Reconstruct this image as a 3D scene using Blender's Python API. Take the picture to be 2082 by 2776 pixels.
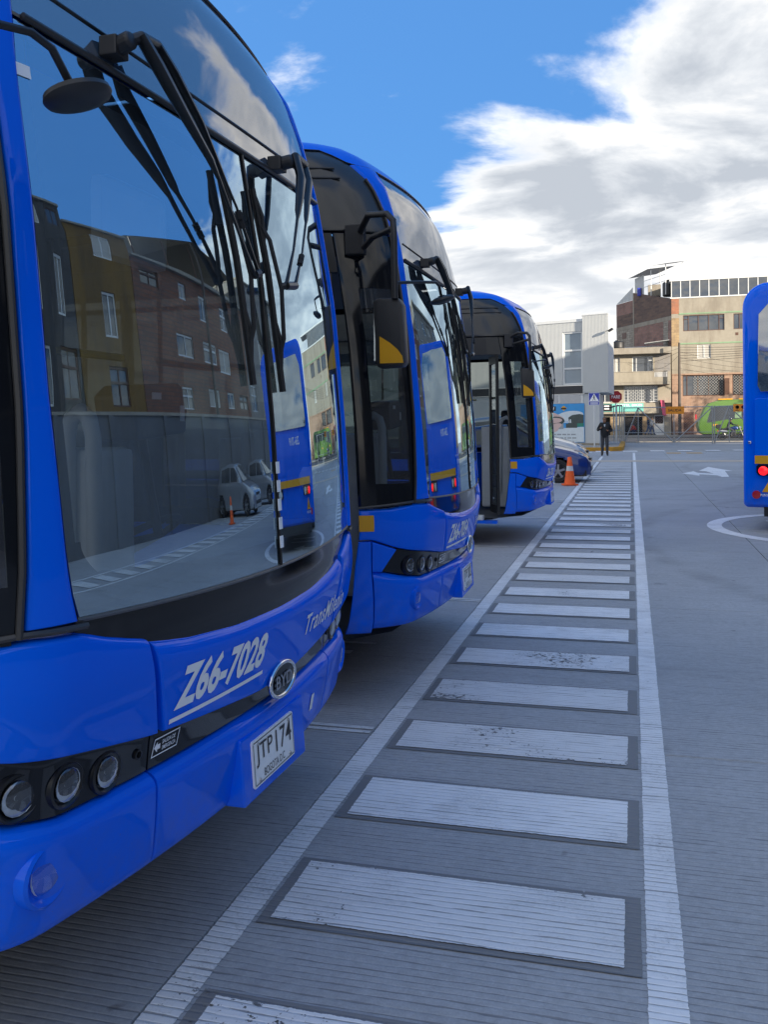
import bpy, bmesh, math, random
from mathutils import Vector, Matrix
random.seed(7)
R = math.radians
for o in list(bpy.data.objects): bpy.data.objects.remove(o)
scene = bpy.context.scene
COL = scene.collection

# ------------------------------------------------------------------ camera
cam_d = bpy.data.cameras.new('camera'); cam = bpy.data.objects.new('camera', cam_d); COL.objects.link(cam)
scene.camera = cam
YAW, PITCH, ROLL, CAMH = .268, .01277, -.01214, 1.606
_cy, _sy = math.cos(YAW), math.sin(YAW)
_f = Vector((-_sy*math.cos(PITCH), _cy*math.cos(PITCH), -math.sin(PITCH)))
_r = Vector((_cy, _sy, 0)); _u = _r.cross(_f)
_c, _s = math.cos(ROLL), math.sin(ROLL)
_r2 = _c*_r + _s*_u; _u2 = -_s*_r + _c*_u
M = Matrix((( _r2.x, _u2.x, -_f.x, 0), (_r2.y, _u2.y, -_f.y, 0), (_r2.z, _u2.z, -_f.z, CAMH), (0, 0, 0, 1)))
cam.matrix_world = M
cam_d.sensor_fit = 'VERTICAL'; cam_d.sensor_height = 36.0; cam_d.lens = 2450.5/2776*36.0
cam_d.shift_y = -211.9/2776
cam_d.clip_start = .05; cam_d.clip_end = 2000

# ------------------------------------------------------------------ sky and sun
SUN_EL, SUN_AZ = R(12.5), math.atan2(.80, -.60)      # azimuth measured from +Y towards +X
world = bpy.data.worlds.new('World'); scene.world = world; world.use_nodes = True
wn, wl = world.node_tree.nodes, world.node_tree.links
wn.clear()
def N(t, x=None, **k):
    n = wn.new(t)
    for a, b in k.items(): setattr(n, a, b)
    return n
def wmath(op, a, b=None, clamp=False):
    n = wn.new('ShaderNodeMath'); n.operation = op; n.use_clamp = clamp
    for i, v in enumerate((a, b)):
        if v is None: continue
        if isinstance(v, (int, float)): n.inputs[i].default_value = v
        else: wl.new(v, n.inputs[i])
    return n.outputs[0]
out = N('ShaderNodeOutputWorld'); bg = N('ShaderNodeBackground'); wl.new(bg.outputs[0], out.inputs[0])
sky = N('ShaderNodeTexSky'); sky.sky_type = 'NISHITA'; sky.sun_disc = False
sky.sun_elevation = SUN_EL; sky.sun_rotation = SUN_AZ; sky.altitude = 0; sky.air_density = 1.3; sky.dust_density = .8; sky.ozone_density = 3.0
tc = N('ShaderNodeTexCoord'); sep = N('ShaderNodeSeparateXYZ'); wl.new(tc.outputs['Generated'], sep.inputs[0])
dx, dy, dz = sep.outputs
den = wmath('ADD', wmath('MAXIMUM', dz, 0.0), .16)
comb = N('ShaderNodeCombineXYZ'); wl.new(wmath('DIVIDE', dx, den), comb.inputs[0]); wl.new(wmath('DIVIDE', dy, den), comb.inputs[1])
def wnoise(scale, detail, rough, off=(0, 0, 0), dist=0.0):
    mp = N('ShaderNodeMapping'); wl.new(comb.outputs[0], mp.inputs[0]); mp.inputs['Location'].default_value = off
    n = N('ShaderNodeTexNoise'); wl.new(mp.outputs[0], n.inputs['Vector'])
    n.inputs['Scale'].default_value = scale; n.inputs['Detail'].default_value = detail; n.inputs['Roughness'].default_value = rough; n.inputs['Distortion'].default_value = dist
    return n.outputs['Fac']
def wmap(v, a, b, c=0.0, d=1.0, smooth=True):
    n = N('ShaderNodeMapRange'); n.interpolation_type = 'SMOOTHSTEP' if smooth else 'LINEAR'; wl.new(v, n.inputs[0])
    for i, q in enumerate((a, b, c, d)): n.inputs[i+1].default_value = q
    return n.outputs[0]
# broken cloud all over, extra cover added out of view to brighten the shaded yard, with a heavy bank standing over the street end of the yard and two clear gaps, left of it and right of it
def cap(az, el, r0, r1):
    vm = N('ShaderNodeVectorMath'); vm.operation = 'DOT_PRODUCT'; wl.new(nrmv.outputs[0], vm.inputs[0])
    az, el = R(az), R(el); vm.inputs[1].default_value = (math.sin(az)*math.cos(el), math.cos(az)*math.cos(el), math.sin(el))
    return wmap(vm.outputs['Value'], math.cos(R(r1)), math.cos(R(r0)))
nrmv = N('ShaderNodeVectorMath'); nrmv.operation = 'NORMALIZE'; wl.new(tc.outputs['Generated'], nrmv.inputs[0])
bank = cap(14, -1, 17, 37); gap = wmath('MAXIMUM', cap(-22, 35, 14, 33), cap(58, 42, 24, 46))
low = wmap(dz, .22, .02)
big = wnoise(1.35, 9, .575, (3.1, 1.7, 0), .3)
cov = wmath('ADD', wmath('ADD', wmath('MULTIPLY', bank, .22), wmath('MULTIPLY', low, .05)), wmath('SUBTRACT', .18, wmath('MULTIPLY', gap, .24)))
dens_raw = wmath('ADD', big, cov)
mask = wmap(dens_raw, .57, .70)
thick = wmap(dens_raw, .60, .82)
fine = wnoise(2.6, 7, .56, (9.2, 4.0, 0), .3)
shade = wmath('MULTIPLY', wmath('MULTIPLY', thick, wmap(fine, .66, .36, .12, 1.0)), wmap(dz, .06, .24, .38, 1.0), clamp=True)
cr = N('ShaderNodeValToRGB'); wl.new(shade, cr.inputs[0])
cr.color_ramp.elements[0].position = 0.0; cr.color_ramp.elements[0].color = (2.55, 2.46, 2.3, 1)
cr.color_ramp.elements[1].position = .9; cr.color_ramp.elements[1].color = (.95, 1.03, 1.15, 1)
e_ = cr.color_ramp.elements.new(.16); e_.color = (1.85, 1.84, 1.82, 1); e_ = cr.color_ramp.elements.new(.46); e_.color = (1.40, 1.46, 1.54, 1)
tint = N('ShaderNodeMix'); tint.data_type = 'RGBA'; tint.blend_type = 'MULTIPLY'; tint.inputs[0].default_value = 1.0
wl.new(sky.outputs[0], tint.inputs[6]); tint.inputs[7].default_value = (.165, .285, .425, 1)
even = N('ShaderNodeMix'); even.data_type = 'RGBA'; even.inputs[0].default_value = .8; wl.new(tint.outputs[2], even.inputs[6]); even.inputs[7].default_value = (.19, .56, 1.33, 1)   # flat blue added to brighten overhead fill and the sky mirrored in glass
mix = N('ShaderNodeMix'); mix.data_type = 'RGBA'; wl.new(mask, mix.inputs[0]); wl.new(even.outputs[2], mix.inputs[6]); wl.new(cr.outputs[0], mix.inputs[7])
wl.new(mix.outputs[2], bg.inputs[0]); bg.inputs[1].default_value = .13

sd = bpy.data.lights.new('sun', 'SUN'); sun = bpy.data.objects.new('sun', sd); COL.objects.link(sun)
sd.energy = 2.0; sd.angle = R(.55); sd.color = (1.0, .87, .70)
sv = Vector((math.sin(SUN_AZ)*math.cos(SUN_EL), math.cos(SUN_AZ)*math.cos(SUN_EL), math.sin(SUN_EL)))
sun.rotation_euler = sv.to_track_quat('Z', 'Y').to_euler(); sun.location = (30, -20, 30)
scene.view_settings.view_transform = 'Standard'; scene.view_settings.look = 'None'
scene.view_settings.gamma = 1.0; scene.view_settings.exposure = 2.2; scene.view_settings.use_curve_mapping = False
scene.render.engine = 'CYCLES'; scene.cycles.use_denoising = True; scene.cycles.max_bounces = 8; scene.cycles.transparent_max_bounces = 12
scene.cycles.sample_clamp_indirect = 6.0

# ------------------------------------------------------------------ materials
MATS = {}
def new_mat(name):
    m = bpy.data.materials.new(name); m.use_nodes = True; MATS[name] = m
    nt = m.node_tree; b = nt.nodes['Principled BSDF']
    return m, nt, b
def mathn(nt, op, a, b=None, clamp=False):
    n = nt.nodes.new('ShaderNodeMath'); n.operation = op; n.use_clamp = clamp
    for i, v in enumerate((a, b)):
        if v is None: continue
        if isinstance(v, (int, float)): n.inputs[i].default_value = v
        else: nt.links.new(v, n.inputs[i])
    return n.outputs[0]
def noise(nt, vec, scale, detail=4, rough=.55, dist=0.0):
    n = nt.nodes.new('ShaderNodeTexNoise'); nt.links.new(vec, n.inputs['Vector'])
    n.inputs['Scale'].default_value = scale; n.inputs['Detail'].default_value = detail; n.inputs['Roughness'].default_value = rough; n.inputs['Distortion'].default_value = dist
    return n.outputs['Fac']
def maprange(nt, v, a, b, c=0.0, d=1.0):
    n = nt.nodes.new('ShaderNodeMapRange'); nt.links.new(v, n.inputs[0])
    for i, q in enumerate((a, b, c, d)): n.inputs[i+1].default_value = q
    return n.outputs[0]
def mixc(nt, f, a, b, blend='MIX'):
    n = nt.nodes.new('ShaderNodeMix'); n.data_type = 'RGBA'; n.blend_type = blend
    if isinstance(f, (int, float)): n.inputs[0].default_value = f
    else: nt.links.new(f, n.inputs[0])
    for i, v in ((6, a), (7, b)):
        if isinstance(v, tuple): n.inputs[i].default_value = v if len(v) == 4 else v+(1,)
        else: nt.links.new(v, n.inputs[i])
    return n.outputs[2]
def geo_pos(nt): return nt.nodes.new('ShaderNodeNewGeometry').outputs['Position']
def obj_pos(nt): return nt.nodes.new('ShaderNodeTexCoord').outputs['Object']
def bump(nt, b, h, strength=.3, dist=.01):
    n = nt.nodes.new('ShaderNodeBump'); nt.links.new(h, n.inputs['Height']); n.inputs['Strength'].default_value = strength; n.inputs['Distance'].default_value = dist
    nt.links.new(n.outputs[0], b.inputs['Normal'])
def plain(name, col, rough=.5, metal=0.0, coat=0.0, var=.12, vscale=6.0, spec=.5, emit=None, bumps=0.0, bscale=80.0, dirt=0.0):
    m, nt, b = new_mat(name)
    b.inputs['Roughness'].default_value = rough; b.inputs['Metallic'].default_value = metal
    b.inputs['Coat Weight'].default_value = coat; b.inputs['Coat Roughness'].default_value = .03; b.inputs['Specular IOR Level'].default_value = spec
    p = obj_pos(nt)
    c0 = tuple(max(0, q*(1-var)) for q in col)+(1,); c1 = tuple(min(1, q*(1+var)) for q in col)+(1,)
    c = mixc(nt, noise(nt, p, vscale, 5), c0, c1)
    if dirt:
        d = maprange(nt, noise(nt, p, vscale*.35, 7, .65), .5, .75)
        c = mixc(nt, mathn(nt, 'MULTIPLY', d, dirt), c, (.10, .085, .065))
    nt.links.new(c, b.inputs['Base Color'])
    if emit:
        b.inputs['Emission Color'].default_value = emit[:3]+(1,); b.inputs['Emission Strength'].default_value = emit[3]
    if bumps: bump(nt, b, noise(nt, p, bscale, 3), bumps, .004)
    return m
def grooves(nt, pos):
    # transverse broom grooves of the cast slabs, about 31 mm apart, broken and uneven
    s = nt.nodes.new('ShaderNodeSeparateXYZ'); nt.links.new(pos, s.inputs[0])
    mp = nt.nodes.new('ShaderNodeMapping'); nt.links.new(pos, mp.inputs[0]); mp.inputs['Scale'].default_value = (.9, 5, 1)
    wob = mathn(nt, 'MULTIPLY', mathn(nt, 'SUBTRACT', noise(nt, mp.outputs[0], 1.6, 4), .5), .035)
    y = mathn(nt, 'ADD', s.outputs[1], wob)
    ph = mathn(nt, 'FRACT', mathn(nt, 'DIVIDE', y, .031))
    tri = mathn(nt, 'ABSOLUTE', mathn(nt, 'SUBTRACT', ph, .5))
    mp2 = nt.nodes.new('ShaderNodeMapping'); nt.links.new(pos, mp2.inputs[0]); mp2.inputs['Scale'].default_value = (7, 30, 1)
    brk = maprange(nt, noise(nt, mp2.outputs[0], 1.0, 3), .38, .68, .0, .21)
    wn_ = nt.nodes.new('ShaderNodeTexWhiteNoise'); wn_.noise_dimensions = '1D'; nt.links.new(mathn(nt, 'FLOOR', mathn(nt, 'DIVIDE', y, .031)), wn_.inputs['W'])
    g = mathn(nt, 'LESS_THAN', tri, mathn(nt, 'MULTIPLY', brk, maprange(nt, wn_.outputs['Value'], 0, 1, .25, 1.0)))
    sm = maprange(nt, tri, .0, .22)
    return g, sm
def concrete(name, base=(.43, .445, .465), groove=True, amount=.52):
    m, nt, b = new_mat(name); p = geo_pos(nt)
    big = noise(nt, p, .35, 6, .6); mid = noise(nt, p, 3.0, 6, .65); fin = noise(nt, p, 120, 3, .6)
    c = mixc(nt, maprange(nt, big, .3, .7), tuple(q*.84 for q in base), tuple(q*1.14 for q in base))
    c = mixc(nt, maprange(nt, mid, .4, .75, 0, .35), c, tuple(q*.72 for q in base))
    c = mixc(nt, maprange(nt, fin, .45, .8, 0, .45), c, tuple(q*1.4 for q in base))
    agg = noise(nt, p, 28, 5, .7); c = mixc(nt, maprange(nt, agg, .42, .72, 0, .42), c, tuple(q*.55 for q in base)); c = mixc(nt, maprange(nt, agg, .42, .25, 0, .3), c, tuple(min(1, q*1.35) for q in base))
    # tyre-blackened curved passes and drips of oil
    mp = nt.nodes.new('ShaderNodeMapping'); nt.links.new(p, mp.inputs[0]); mp.inputs['Scale'].default_value = (.18, .9, 1); mp.inputs['Rotation'].default_value = (0, 0, .35)
    tyre = maprange(nt, noise(nt, mp.outputs[0], 1.3, 7, .62, 1.2), .54, .72, 0, .22)
    c = mixc(nt, tyre, c, (.12, .12, .125))
    s_ = nt.nodes.new('ShaderNodeSeparateXYZ'); nt.links.new(p, s_.inputs[0])
    for cx_, cy_, rr_, ww_, st_ in ((9.5, 13.0, 7.4, .15, .30), (9.5, 13.0, 9.3, .15, .28), (-8.0, 26.0, 10.8, .14, .22), (12.0, 31.0, 10.2, .16, .28), (12.0, 31.0, 8.3, .16, .24), (6.5, -2.0, 5.3, .14, .40), (6.5, -2.0, 3.6, .14, .34)):
        ddx, ddy = mathn(nt, 'SUBTRACT', s_.outputs[0], cx_), mathn(nt, 'SUBTRACT', s_.outputs[1], cy_)
        rad = mathn(nt, 'SQRT', mathn(nt, 'ADD', mathn(nt, 'MULTIPLY', ddx, ddx), mathn(nt, 'MULTIPLY', ddy, ddy)))
        band = maprange(nt, mathn(nt, 'ABSOLUTE', mathn(nt, 'SUBTRACT', rad, mathn(nt, 'ADD', rr_, mathn(nt, 'MULTIPLY', noise(nt, p, .5, 2), .25)))), ww_*1.3, ww_*.4, 0, st_)
        c = mixc(nt, mathn(nt, 'MULTIPLY', band, maprange(nt, noise(nt, p, 1.2, 5, .6), .35, .65)), c, (.10, .10, .10))
    inf = nt.nodes.new('ShaderNodeObjectInfo'); c = mixc(nt, maprange(nt, inf.outputs['Random'], 0, 1, .0, .22), c, tuple(q*.66 for q in base))
    crk = nt.nodes.new('ShaderNodeTexVoronoi'); crk.feature = 'DISTANCE_TO_EDGE'; crk.inputs['Scale'].default_value = .22
    wv = nt.nodes.new('ShaderNodeVectorMath'); wv.operation = 'ADD'; nt.links.new(p, wv.inputs[0]); nz = nt.nodes.new('ShaderNodeTexNoise'); nz.inputs['Scale'].default_value = 2.2; nz.inputs['Detail'].default_value = 6; nt.links.new(p, nz.inputs['Vector']); nt.links.new(nz.outputs['Color'], wv.inputs[1]); nt.links.new(wv.outputs[0], crk.inputs['Vector'])
    c = mixc(nt, mathn(nt, 'MULTIPLY', maprange(nt, crk.outputs['Distance'], .0022, .0006), maprange(nt, noise(nt, p, .16, 2), .52, .60)), c, (.09, .088, .085))
    spots = maprange(nt, noise(nt, p, 9, 2, .4), .74, .80, 0, .55); c = mixc(nt, spots, c, (.13, .125, .12))
    oil = maprange(nt, noise(nt, p, 1.7, 3, .5), .68, .76, 0, .5)
    c = mixc(nt, oil, c, (.06, .058, .055))
    if groove:
        g, sm = grooves(nt, p)
        c = mixc(nt, mathn(nt, 'MULTIPLY', g, amount), c, (.12, .12, .125))  # groove dirt and recess shading both darkened into the colour
        h = mathn(nt, 'ADD', sm, mathn(nt, 'MULTIPLY', fin, .5)); bump(nt, b, h, .3, .005)
    else: bump(nt, b, fin, .25, .004)
    nt.links.new(c, b.inputs['Base Color']); b.inputs['Roughness'].default_value = .82; b.inputs['Specular IOR Level'].default_value = .35
    return m
def paint(name, col, wear=.5, groove=.75, edge=None):
    m, nt, b = new_mat(name); p = geo_pos(nt)
    g, sm = grooves(nt, p)
    mid = noise(nt, p, 2.2, 6, .65); fin = noise(nt, p, 90, 4, .65)
    c = mixc(nt, maprange(nt, mid, .35, .8), col, tuple(q*.84 for q in col))
    wr = maprange(nt, mathn(nt, 'ADD', mathn(nt, 'MULTIPLY', fin, .65), mathn(nt, 'MULTIPLY', mid, .5)), .60, .72, 0, wear)
    c = mixc(nt, wr, c, (.24, .245, .25))
    mp = nt.nodes.new('ShaderNodeMapping'); nt.links.new(p, mp.inputs[0]); mp.inputs['Scale'].default_value = (.25, 1.2, 1)
    ty = maprange(nt, noise(nt, mp.outputs[0], 2.0, 6, .6, .8), .56, .8, 0, .32)
    c = mixc(nt, ty, c, (.30, .295, .285))
    rub = maprange(nt, noise(nt, p, .9, 8, .7, 1.5), .60, .74, 0, .2)
    c = mixc(nt, rub, c, (.27, .255, .235))
    c = mixc(nt, mathn(nt, 'MULTIPLY', g, groove), c, (.16, .16, .165))
    nt.links.new(c, b.inputs['Base Color']); b.inputs['Roughness'].default_value = .62
    bump(nt, b, mathn(nt, 'ADD', sm, mathn(nt, 'MULTIPLY', fin, .4)), .45, .005)
    if edge:   # paint film ends raggedly and is chipped: bare slab shows through
        s = nt.nodes.new('ShaderNodeSeparateXYZ'); nt.links.new(obj_pos(nt), s.inputs[0])
        ds = [mathn(nt, 'SUBTRACT', s.outputs[0], edge[0]), mathn(nt, 'SUBTRACT', edge[1], s.outputs[0])]
        if len(edge) > 2: ds += [mathn(nt, 'SUBTRACT', s.outputs[1], edge[2]), mathn(nt, 'SUBTRACT', edge[3], s.outputs[1])]
        d = ds[0]
        for q in ds[1:]: d = mathn(nt, 'MINIMUM', d, q)
        rag = mathn(nt, 'MULTIPLY', mathn(nt, 'ADD', noise(nt, p, 55, 4, .6), mathn(nt, 'MULTIPLY', noise(nt, p, 6, 3), .6)), .011)
        keep = mathn(nt, 'GREATER_THAN', d, mathn(nt, 'SUBTRACT', rag, .003))
        chip = mathn(nt, 'LESS_THAN', mathn(nt, 'ADD', mathn(nt, 'MULTIPLY', noise(nt, p, 38, 5, .7), .6), mathn(nt, 'MULTIPLY', noise(nt, p, 1.1, 4), .55)), .70)
        nt.links.new(mathn(nt, 'MULTIPLY', keep, chip), b.inputs['Alpha'])
        rn = nt.nodes.new('ShaderNodeObjectInfo').outputs['Random']; nt.links.new(maprange(nt, rn, 0, 1, .655, .735), chip.node.inputs[1])   # each bar worn to its own degree
        nt.links.new(mixc(nt, maprange(nt, rn, 0, 1, .30, 0), c, (.42, .42, .42)), b.inputs['Base Color'])
    return m
def glass(name, tint=(.5, .56, .58), f0=.12, haze=.05, refl=(.95, .97, 1)):
    m = bpy.data.materials.new(name); m.use_nodes = True; MATS[name] = m; nt = m.node_tree; nt.nodes.clear()
    o = nt.nodes.new('ShaderNodeOutputMaterial'); mx = nt.nodes.new('ShaderNodeMixShader'); tr = nt.nodes.new('ShaderNodeBsdfTransparent'); gl = nt.nodes.new('ShaderNodeBsdfGlossy')
    tr.inputs[0].default_value = tint+(1,); gl.inputs['Roughness'].default_value = .004; gl.inputs['Color'].default_value = refl+(1,)
    g = nt.nodes.new('ShaderNodeNewGeometry'); d = nt.nodes.new('ShaderNodeVectorMath'); d.operation = 'DOT_PRODUCT'
    nt.links.new(g.outputs['Normal'], d.inputs[0]); nt.links.new(g.outputs['Incoming'], d.inputs[1])
    c = mathn(nt, 'ABSOLUTE', d.outputs['Value']); s = mathn(nt, 'POWER', mathn(nt, 'SUBTRACT', 1.0, c), 4.0)
    f = mathn(nt, 'ADD', f0, mathn(nt, 'MULTIPLY', s, 1-f0), True)
    nt.links.new(f, mx.inputs[0]); nt.links.new(tr.outputs[0], mx.inputs[1]); nt.links.new(gl.outputs[0], mx.inputs[2])
    df = nt.nodes.new('ShaderNodeBsdfDiffuse'); df.inputs[0].default_value = (.55, .57, .60, 1); m2 = nt.nodes.new('ShaderNodeMixShader'); p = obj_pos(nt)   # pale diffuse film paints a haze over the glass
    nt.links.new(maprange(nt, noise(nt, p, 1.6, 6, .65), .3, .75, haze*.3, haze), m2.inputs[0]); nt.links.new(mx.outputs[0], m2.inputs[1]); nt.links.new(df.outputs[0], m2.inputs[2]); nt.links.new(m2.outputs[0], o.inputs[0])
    return m
concrete('concrete'); concrete('apron', (.36, .36, .355), False); concrete('plain_concrete', (.36, .35, .33), False)
m_, nt_, b_ = new_mat('asphalt'); p_ = geo_pos(nt_)
nt_.links.new(mixc(nt_, noise(nt_, p_, .6, 6), (.045, .047, .052), (.085, .086, .09)), b_.inputs['Base Color']); b_.inputs['Roughness'].default_value = .85; bump(nt_, b_, noise(nt_, p_, 150, 2), .4, .004)
YB, XL0, XL1, XR0, XR1, BX0, BX1 = .4, -1.310, -1.192, .024, .143, -1.145, -.024
paint('bar_paint', (.92, .935, .95), .2, .72, (BX0, BX1, 0, .4)); paint('left_line_paint', (.90, .915, .93), .3, .7, (XL0, XL1)); paint('right_line_paint', (.92, .935, .95), .25, .7, (XR0, XR1)); paint('white_paint', (.88, .90, .92), .28, .5); paint('dark_outline', (.21, .215, .225), .5, .3, (XL1+.002, XR0-.002)); paint('cream_paint', (.62, .52, .40), .5); paint('yellow_paint', (.55, .30, .035), .75); paint('thin_white', (.78, .80, .82), .6)
m_, nt_, b_ = new_mat('bus_blue'); p_ = obj_pos(nt_)
s_ = nt_.nodes.new('ShaderNodeSeparateXYZ'); nt_.links.new(p_, s_.inputs[0])
c_ = mixc(nt_, noise(nt_, p_, 1.2, 4), (.0, .128, .88), (.0, .148, .96))
gr_ = mathn(nt_, 'MULTIPLY', maprange(nt_, s_.outputs[2], .78, .36), maprange(nt_, noise(nt_, p_, 7, 7, .7), .38, .75))
c_ = mixc(nt_, mathn(nt_, 'MULTIPLY', gr_, .42), c_, (.12, .12, .115))
fl_ = maprange(nt_, noise(nt_, p_, 160, 2, .5), .70, .76, 0, .35); c_ = mixc(nt_, mathn(nt_, 'MULTIPLY', fl_, maprange(nt_, s_.outputs[2], 1.1, .5)), c_, (.16, .15, .14))
nt_.links.new(c_, b_.inputs['Base Color']); nt_.links.new(maprange(nt_, gr_, 0, 1, .03, .22), b_.inputs['Coat Roughness'])
b_.inputs['Roughness'].default_value = .32; b_.inputs['Coat Weight'].default_value = .55; b_.inputs['Coat IOR'].default_value = 1.5; b_.inputs['Specular IOR Level'].default_value = .0
bump(nt_, b_, noise(nt_, p_, 1.3, 2), .012, .05)
plain('gloss_black', (.006, .008, .012), .07, coat=.15, var=.2, spec=.35)
plain('satin_black', (.012, .013, .015), .35, var=.25, vscale=20); plain('rubber', (.018, .018, .019), .7, var=.3, vscale=15, bumps=.3)
plain('dark_plastic', (.022, .023, .026), .45, var=.2, vscale=30, bumps=.15, bscale=300); plain('grey_plastic', (.17, .19, .20), .5); plain('pale_grey', (.48, .52, .54), .45); plain('upper_dark', (.022, .024, .027), .28, coat=.3)
plain('trim_dark', (.035, .034, .034), .35, dirt=.2); plain('trim_grey', (.09, .088, .085), .4, dirt=.3); plain('chrome', (.75, .76, .78), .12, 1.0, var=.05); plain('lamp_silver', (.86, .88, .90), .28, .55, var=.15, vscale=60); plain('brushed', (.42, .43, .45), .35, .9); plain('galvanised', (.34, .36, .38), .42, .7, var=.25, vscale=8)
plain('white_vinyl', (.94, .96, .98), .4, var=.05); plain('black_vinyl', (.012, .012, .014), .4); plain('yellow_vinyl', (.72, .36, .006), .4, var=.1); plain('plate_white', (.90, .91, .91), .4, var=.05, dirt=.15)
plain('red_sign', (.42, .012, .022), .45, var=.15); plain('blue_sign', (.035, .055, .42), .45); plain('orange_sign', (.78, .28, .012), .5, var=.1)
plain('cone_orange', (.95, .13, .012), .5, var=.08, dirt=.15); plain('reflective_white', (.62, .63, .62), .4)
plain('red_lamp', (.65, .012, .02), .15, coat=1, emit=(1, .004, .006, .5)); plain('red_reflector', (.42, .012, .018), .2, coat=1); plain('amber_lamp', (.6, .2, .02), .2, coat=1); plain('white_panel', (.62, .66, .68), .4)
plain('yellow_rail', (.5, .36, .02), .4); plain('seat_fabric', (.03, .05, .12), .8); plain('floor_lino', (.06, .065, .075), .6)
plain('green_paint', (.10, .205, .035), .3, coat=.8, var=.1); plain('car_blue', (.010, .035, .17), .3, .3, coat=1, var=.1); plain('car_silver', (.40, .43, .47), .3, .6, coat=1, var=.06)
plain('tank_black', (.015, .016, .018), .5); plain('pink_sign', (.62, .10, .18), .5)
plain('skin', (.30, .15, .085), .55, var=.15, vscale=20); plain('hair', (.012, .010, .009), .6); plain('jacket_black', (.010, .011, .014), .75, var=.3, vscale=12, bumps=.4, bscale=25); plain('trousers_grey', (.04, .042, .05), .8, bumps=.3, bscale=30)
plain('shirt_pale', (.38, .42, .48), .8); plain('shoe_black', (.01, .01, .011), .35); plain('denim', (.05, .085, .17), .85); plain('navy_cloth', (.02, .035, .075), .85); plain('white_cloth', (.5, .52, .55), .85); plain('red_cloth', (.33, .04, .03), .85); plain('helmet', (.04, .045, .05), .15, coat=1)
# building finishes
def render_wall(name, base, stain=(.16, .13, .10), amt=.6, scale=.7):
    m, nt, b = new_mat(name); p = geo_pos(nt)
    mp = nt.nodes.new('ShaderNodeMapping'); nt.links.new(p, mp.inputs[0]); mp.inputs['Scale'].default_value = (1.6, 1.6, .35)
    c = mixc(nt, noise(nt, p, 4, 6), tuple(q*.85 for q in base), tuple(min(1, q*1.12) for q in base))
    c = mixc(nt, maprange(nt, noise(nt, mp.outputs[0], scale*1.2, 8, .62), .47, .70, 0, amt), c, stain)
    c = mixc(nt, maprange(nt, noise(nt, p, scale*.5, 7, .65, .6), .5, .66, 0, amt*.7), c, tuple(q*.62 for q in base))
    nt.links.new(c, b.inputs['Base Color']); b.inputs['Roughness'].default_value = .9; bump(nt, b, noise(nt, p, 25, 4), .25, .02)
    return m
def brick_wall(name, c1, c2, mortar, w=.33, h=.2):
    m, nt, b = new_mat(name); p = obj_pos(nt)
    sp = nt.nodes.new('ShaderNodeSeparateXYZ'); nt.links.new(p, sp.inputs[0]); cb = nt.nodes.new('ShaderNodeCombineXYZ')
    nt.links.new(mathn(nt, 'ADD', sp.outputs[0], sp.outputs[1]), cb.inputs[0]); nt.links.new(sp.outputs[2], cb.inputs[1])
    t = nt.nodes.new('ShaderNodeTexBrick'); nt.links.new(cb.outputs[0], t.inputs['Vector']); t.inputs['Scale'].default_value = 1.0
    t.inputs['Brick Width'].default_value = w; t.inputs['Row Height'].default_value = h; t.inputs['Mortar Size'].default_value = .014; t.inputs['Bias'].default_value = -.1
    t.inputs['Color1'].default_value = c1+(1,); t.inputs['Color2'].default_value = c2+(1,); t.inputs['Mortar'].default_value = mortar+(1,)
    c = mixc(nt, maprange(nt, noise(nt, p, 1.1, 7, .65), .45, .7, 0, .6), t.outputs['Color'], (.10, .075, .065))
    nt.links.new(c, b.inputs['Base Color']); b.inputs['Roughness'].default_value = .92; bump(nt, b, t.outputs['Fac'], -.4, .02)
    return m
render_wall('beige_render', (.31, .285, .235)); render_wall('cream_render', (.33, .30, .24), amt=.45); render_wall('grey_render', (.24, .23, .22)); render_wall('ochre_render', (.20, .115, .03), (.06, .045, .03), .6); render_wall('dark_render', (.075, .072, .07), (.03, .03, .03), .6); render_wall('yard_wall', (.13, .14, .155), (.09, .09, .095), .7, .4)
render_wall('stone_pink', (.36, .245, .18), (.30, .18, .12), .8, 3.5); render_wall('mint', (.22, .34, .21), amt=.3); render_wall('slab_concrete', (.30, .275, .23)); render_wall('yellow_kerb', (.52, .27, .03), (.18, .13, .08), .6, 1.6)
brick_wall('brick_mauve', (.30, .17, .14), (.22, .125, .11), (.2, .17, .15)); brick_wall('brick_dark', (.17, .11, .085), (.09, .065, .06), (.12, .1, .09)); brick_wall('block_grey', (.36, .33, .28), (.27, .25, .215), (.17, .15, .13), .4, .22); brick_wall('brick_red', (.42, .16, .08), (.32, .12, .065), (.2, .15, .12), .25, .12); brick_wall('brick_house', (.25, .11, .065), (.17, .075, .05), (.10, .085, .075), .3, .14); brick_wall('block_sand', (.40, .29, .16), (.33, .23, .13), (.26, .2, .13), .42, .24)
m_, nt_, b_ = new_mat('ribbed_cladding'); p_ = obj_pos(nt_); s_ = nt_.nodes.new('ShaderNodeSeparateXYZ'); nt_.links.new(p_, s_.inputs[0])
rb_ = mathn(nt_, 'ABSOLUTE', mathn(nt_, 'SUBTRACT', mathn(nt_, 'FRACT', mathn(nt_, 'DIVIDE', s_.outputs[0], .085)), .5))
nt_.links.new(mixc(nt_, noise(nt_, p_, 1.5, 5), (.47, .49, .485), (.53, .55, .545)), b_.inputs['Base Color']); b_.inputs['Roughness'].default_value = .45; bump(nt_, b_, maprange(nt_, rb_, .1, .25), .6, .012)
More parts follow.
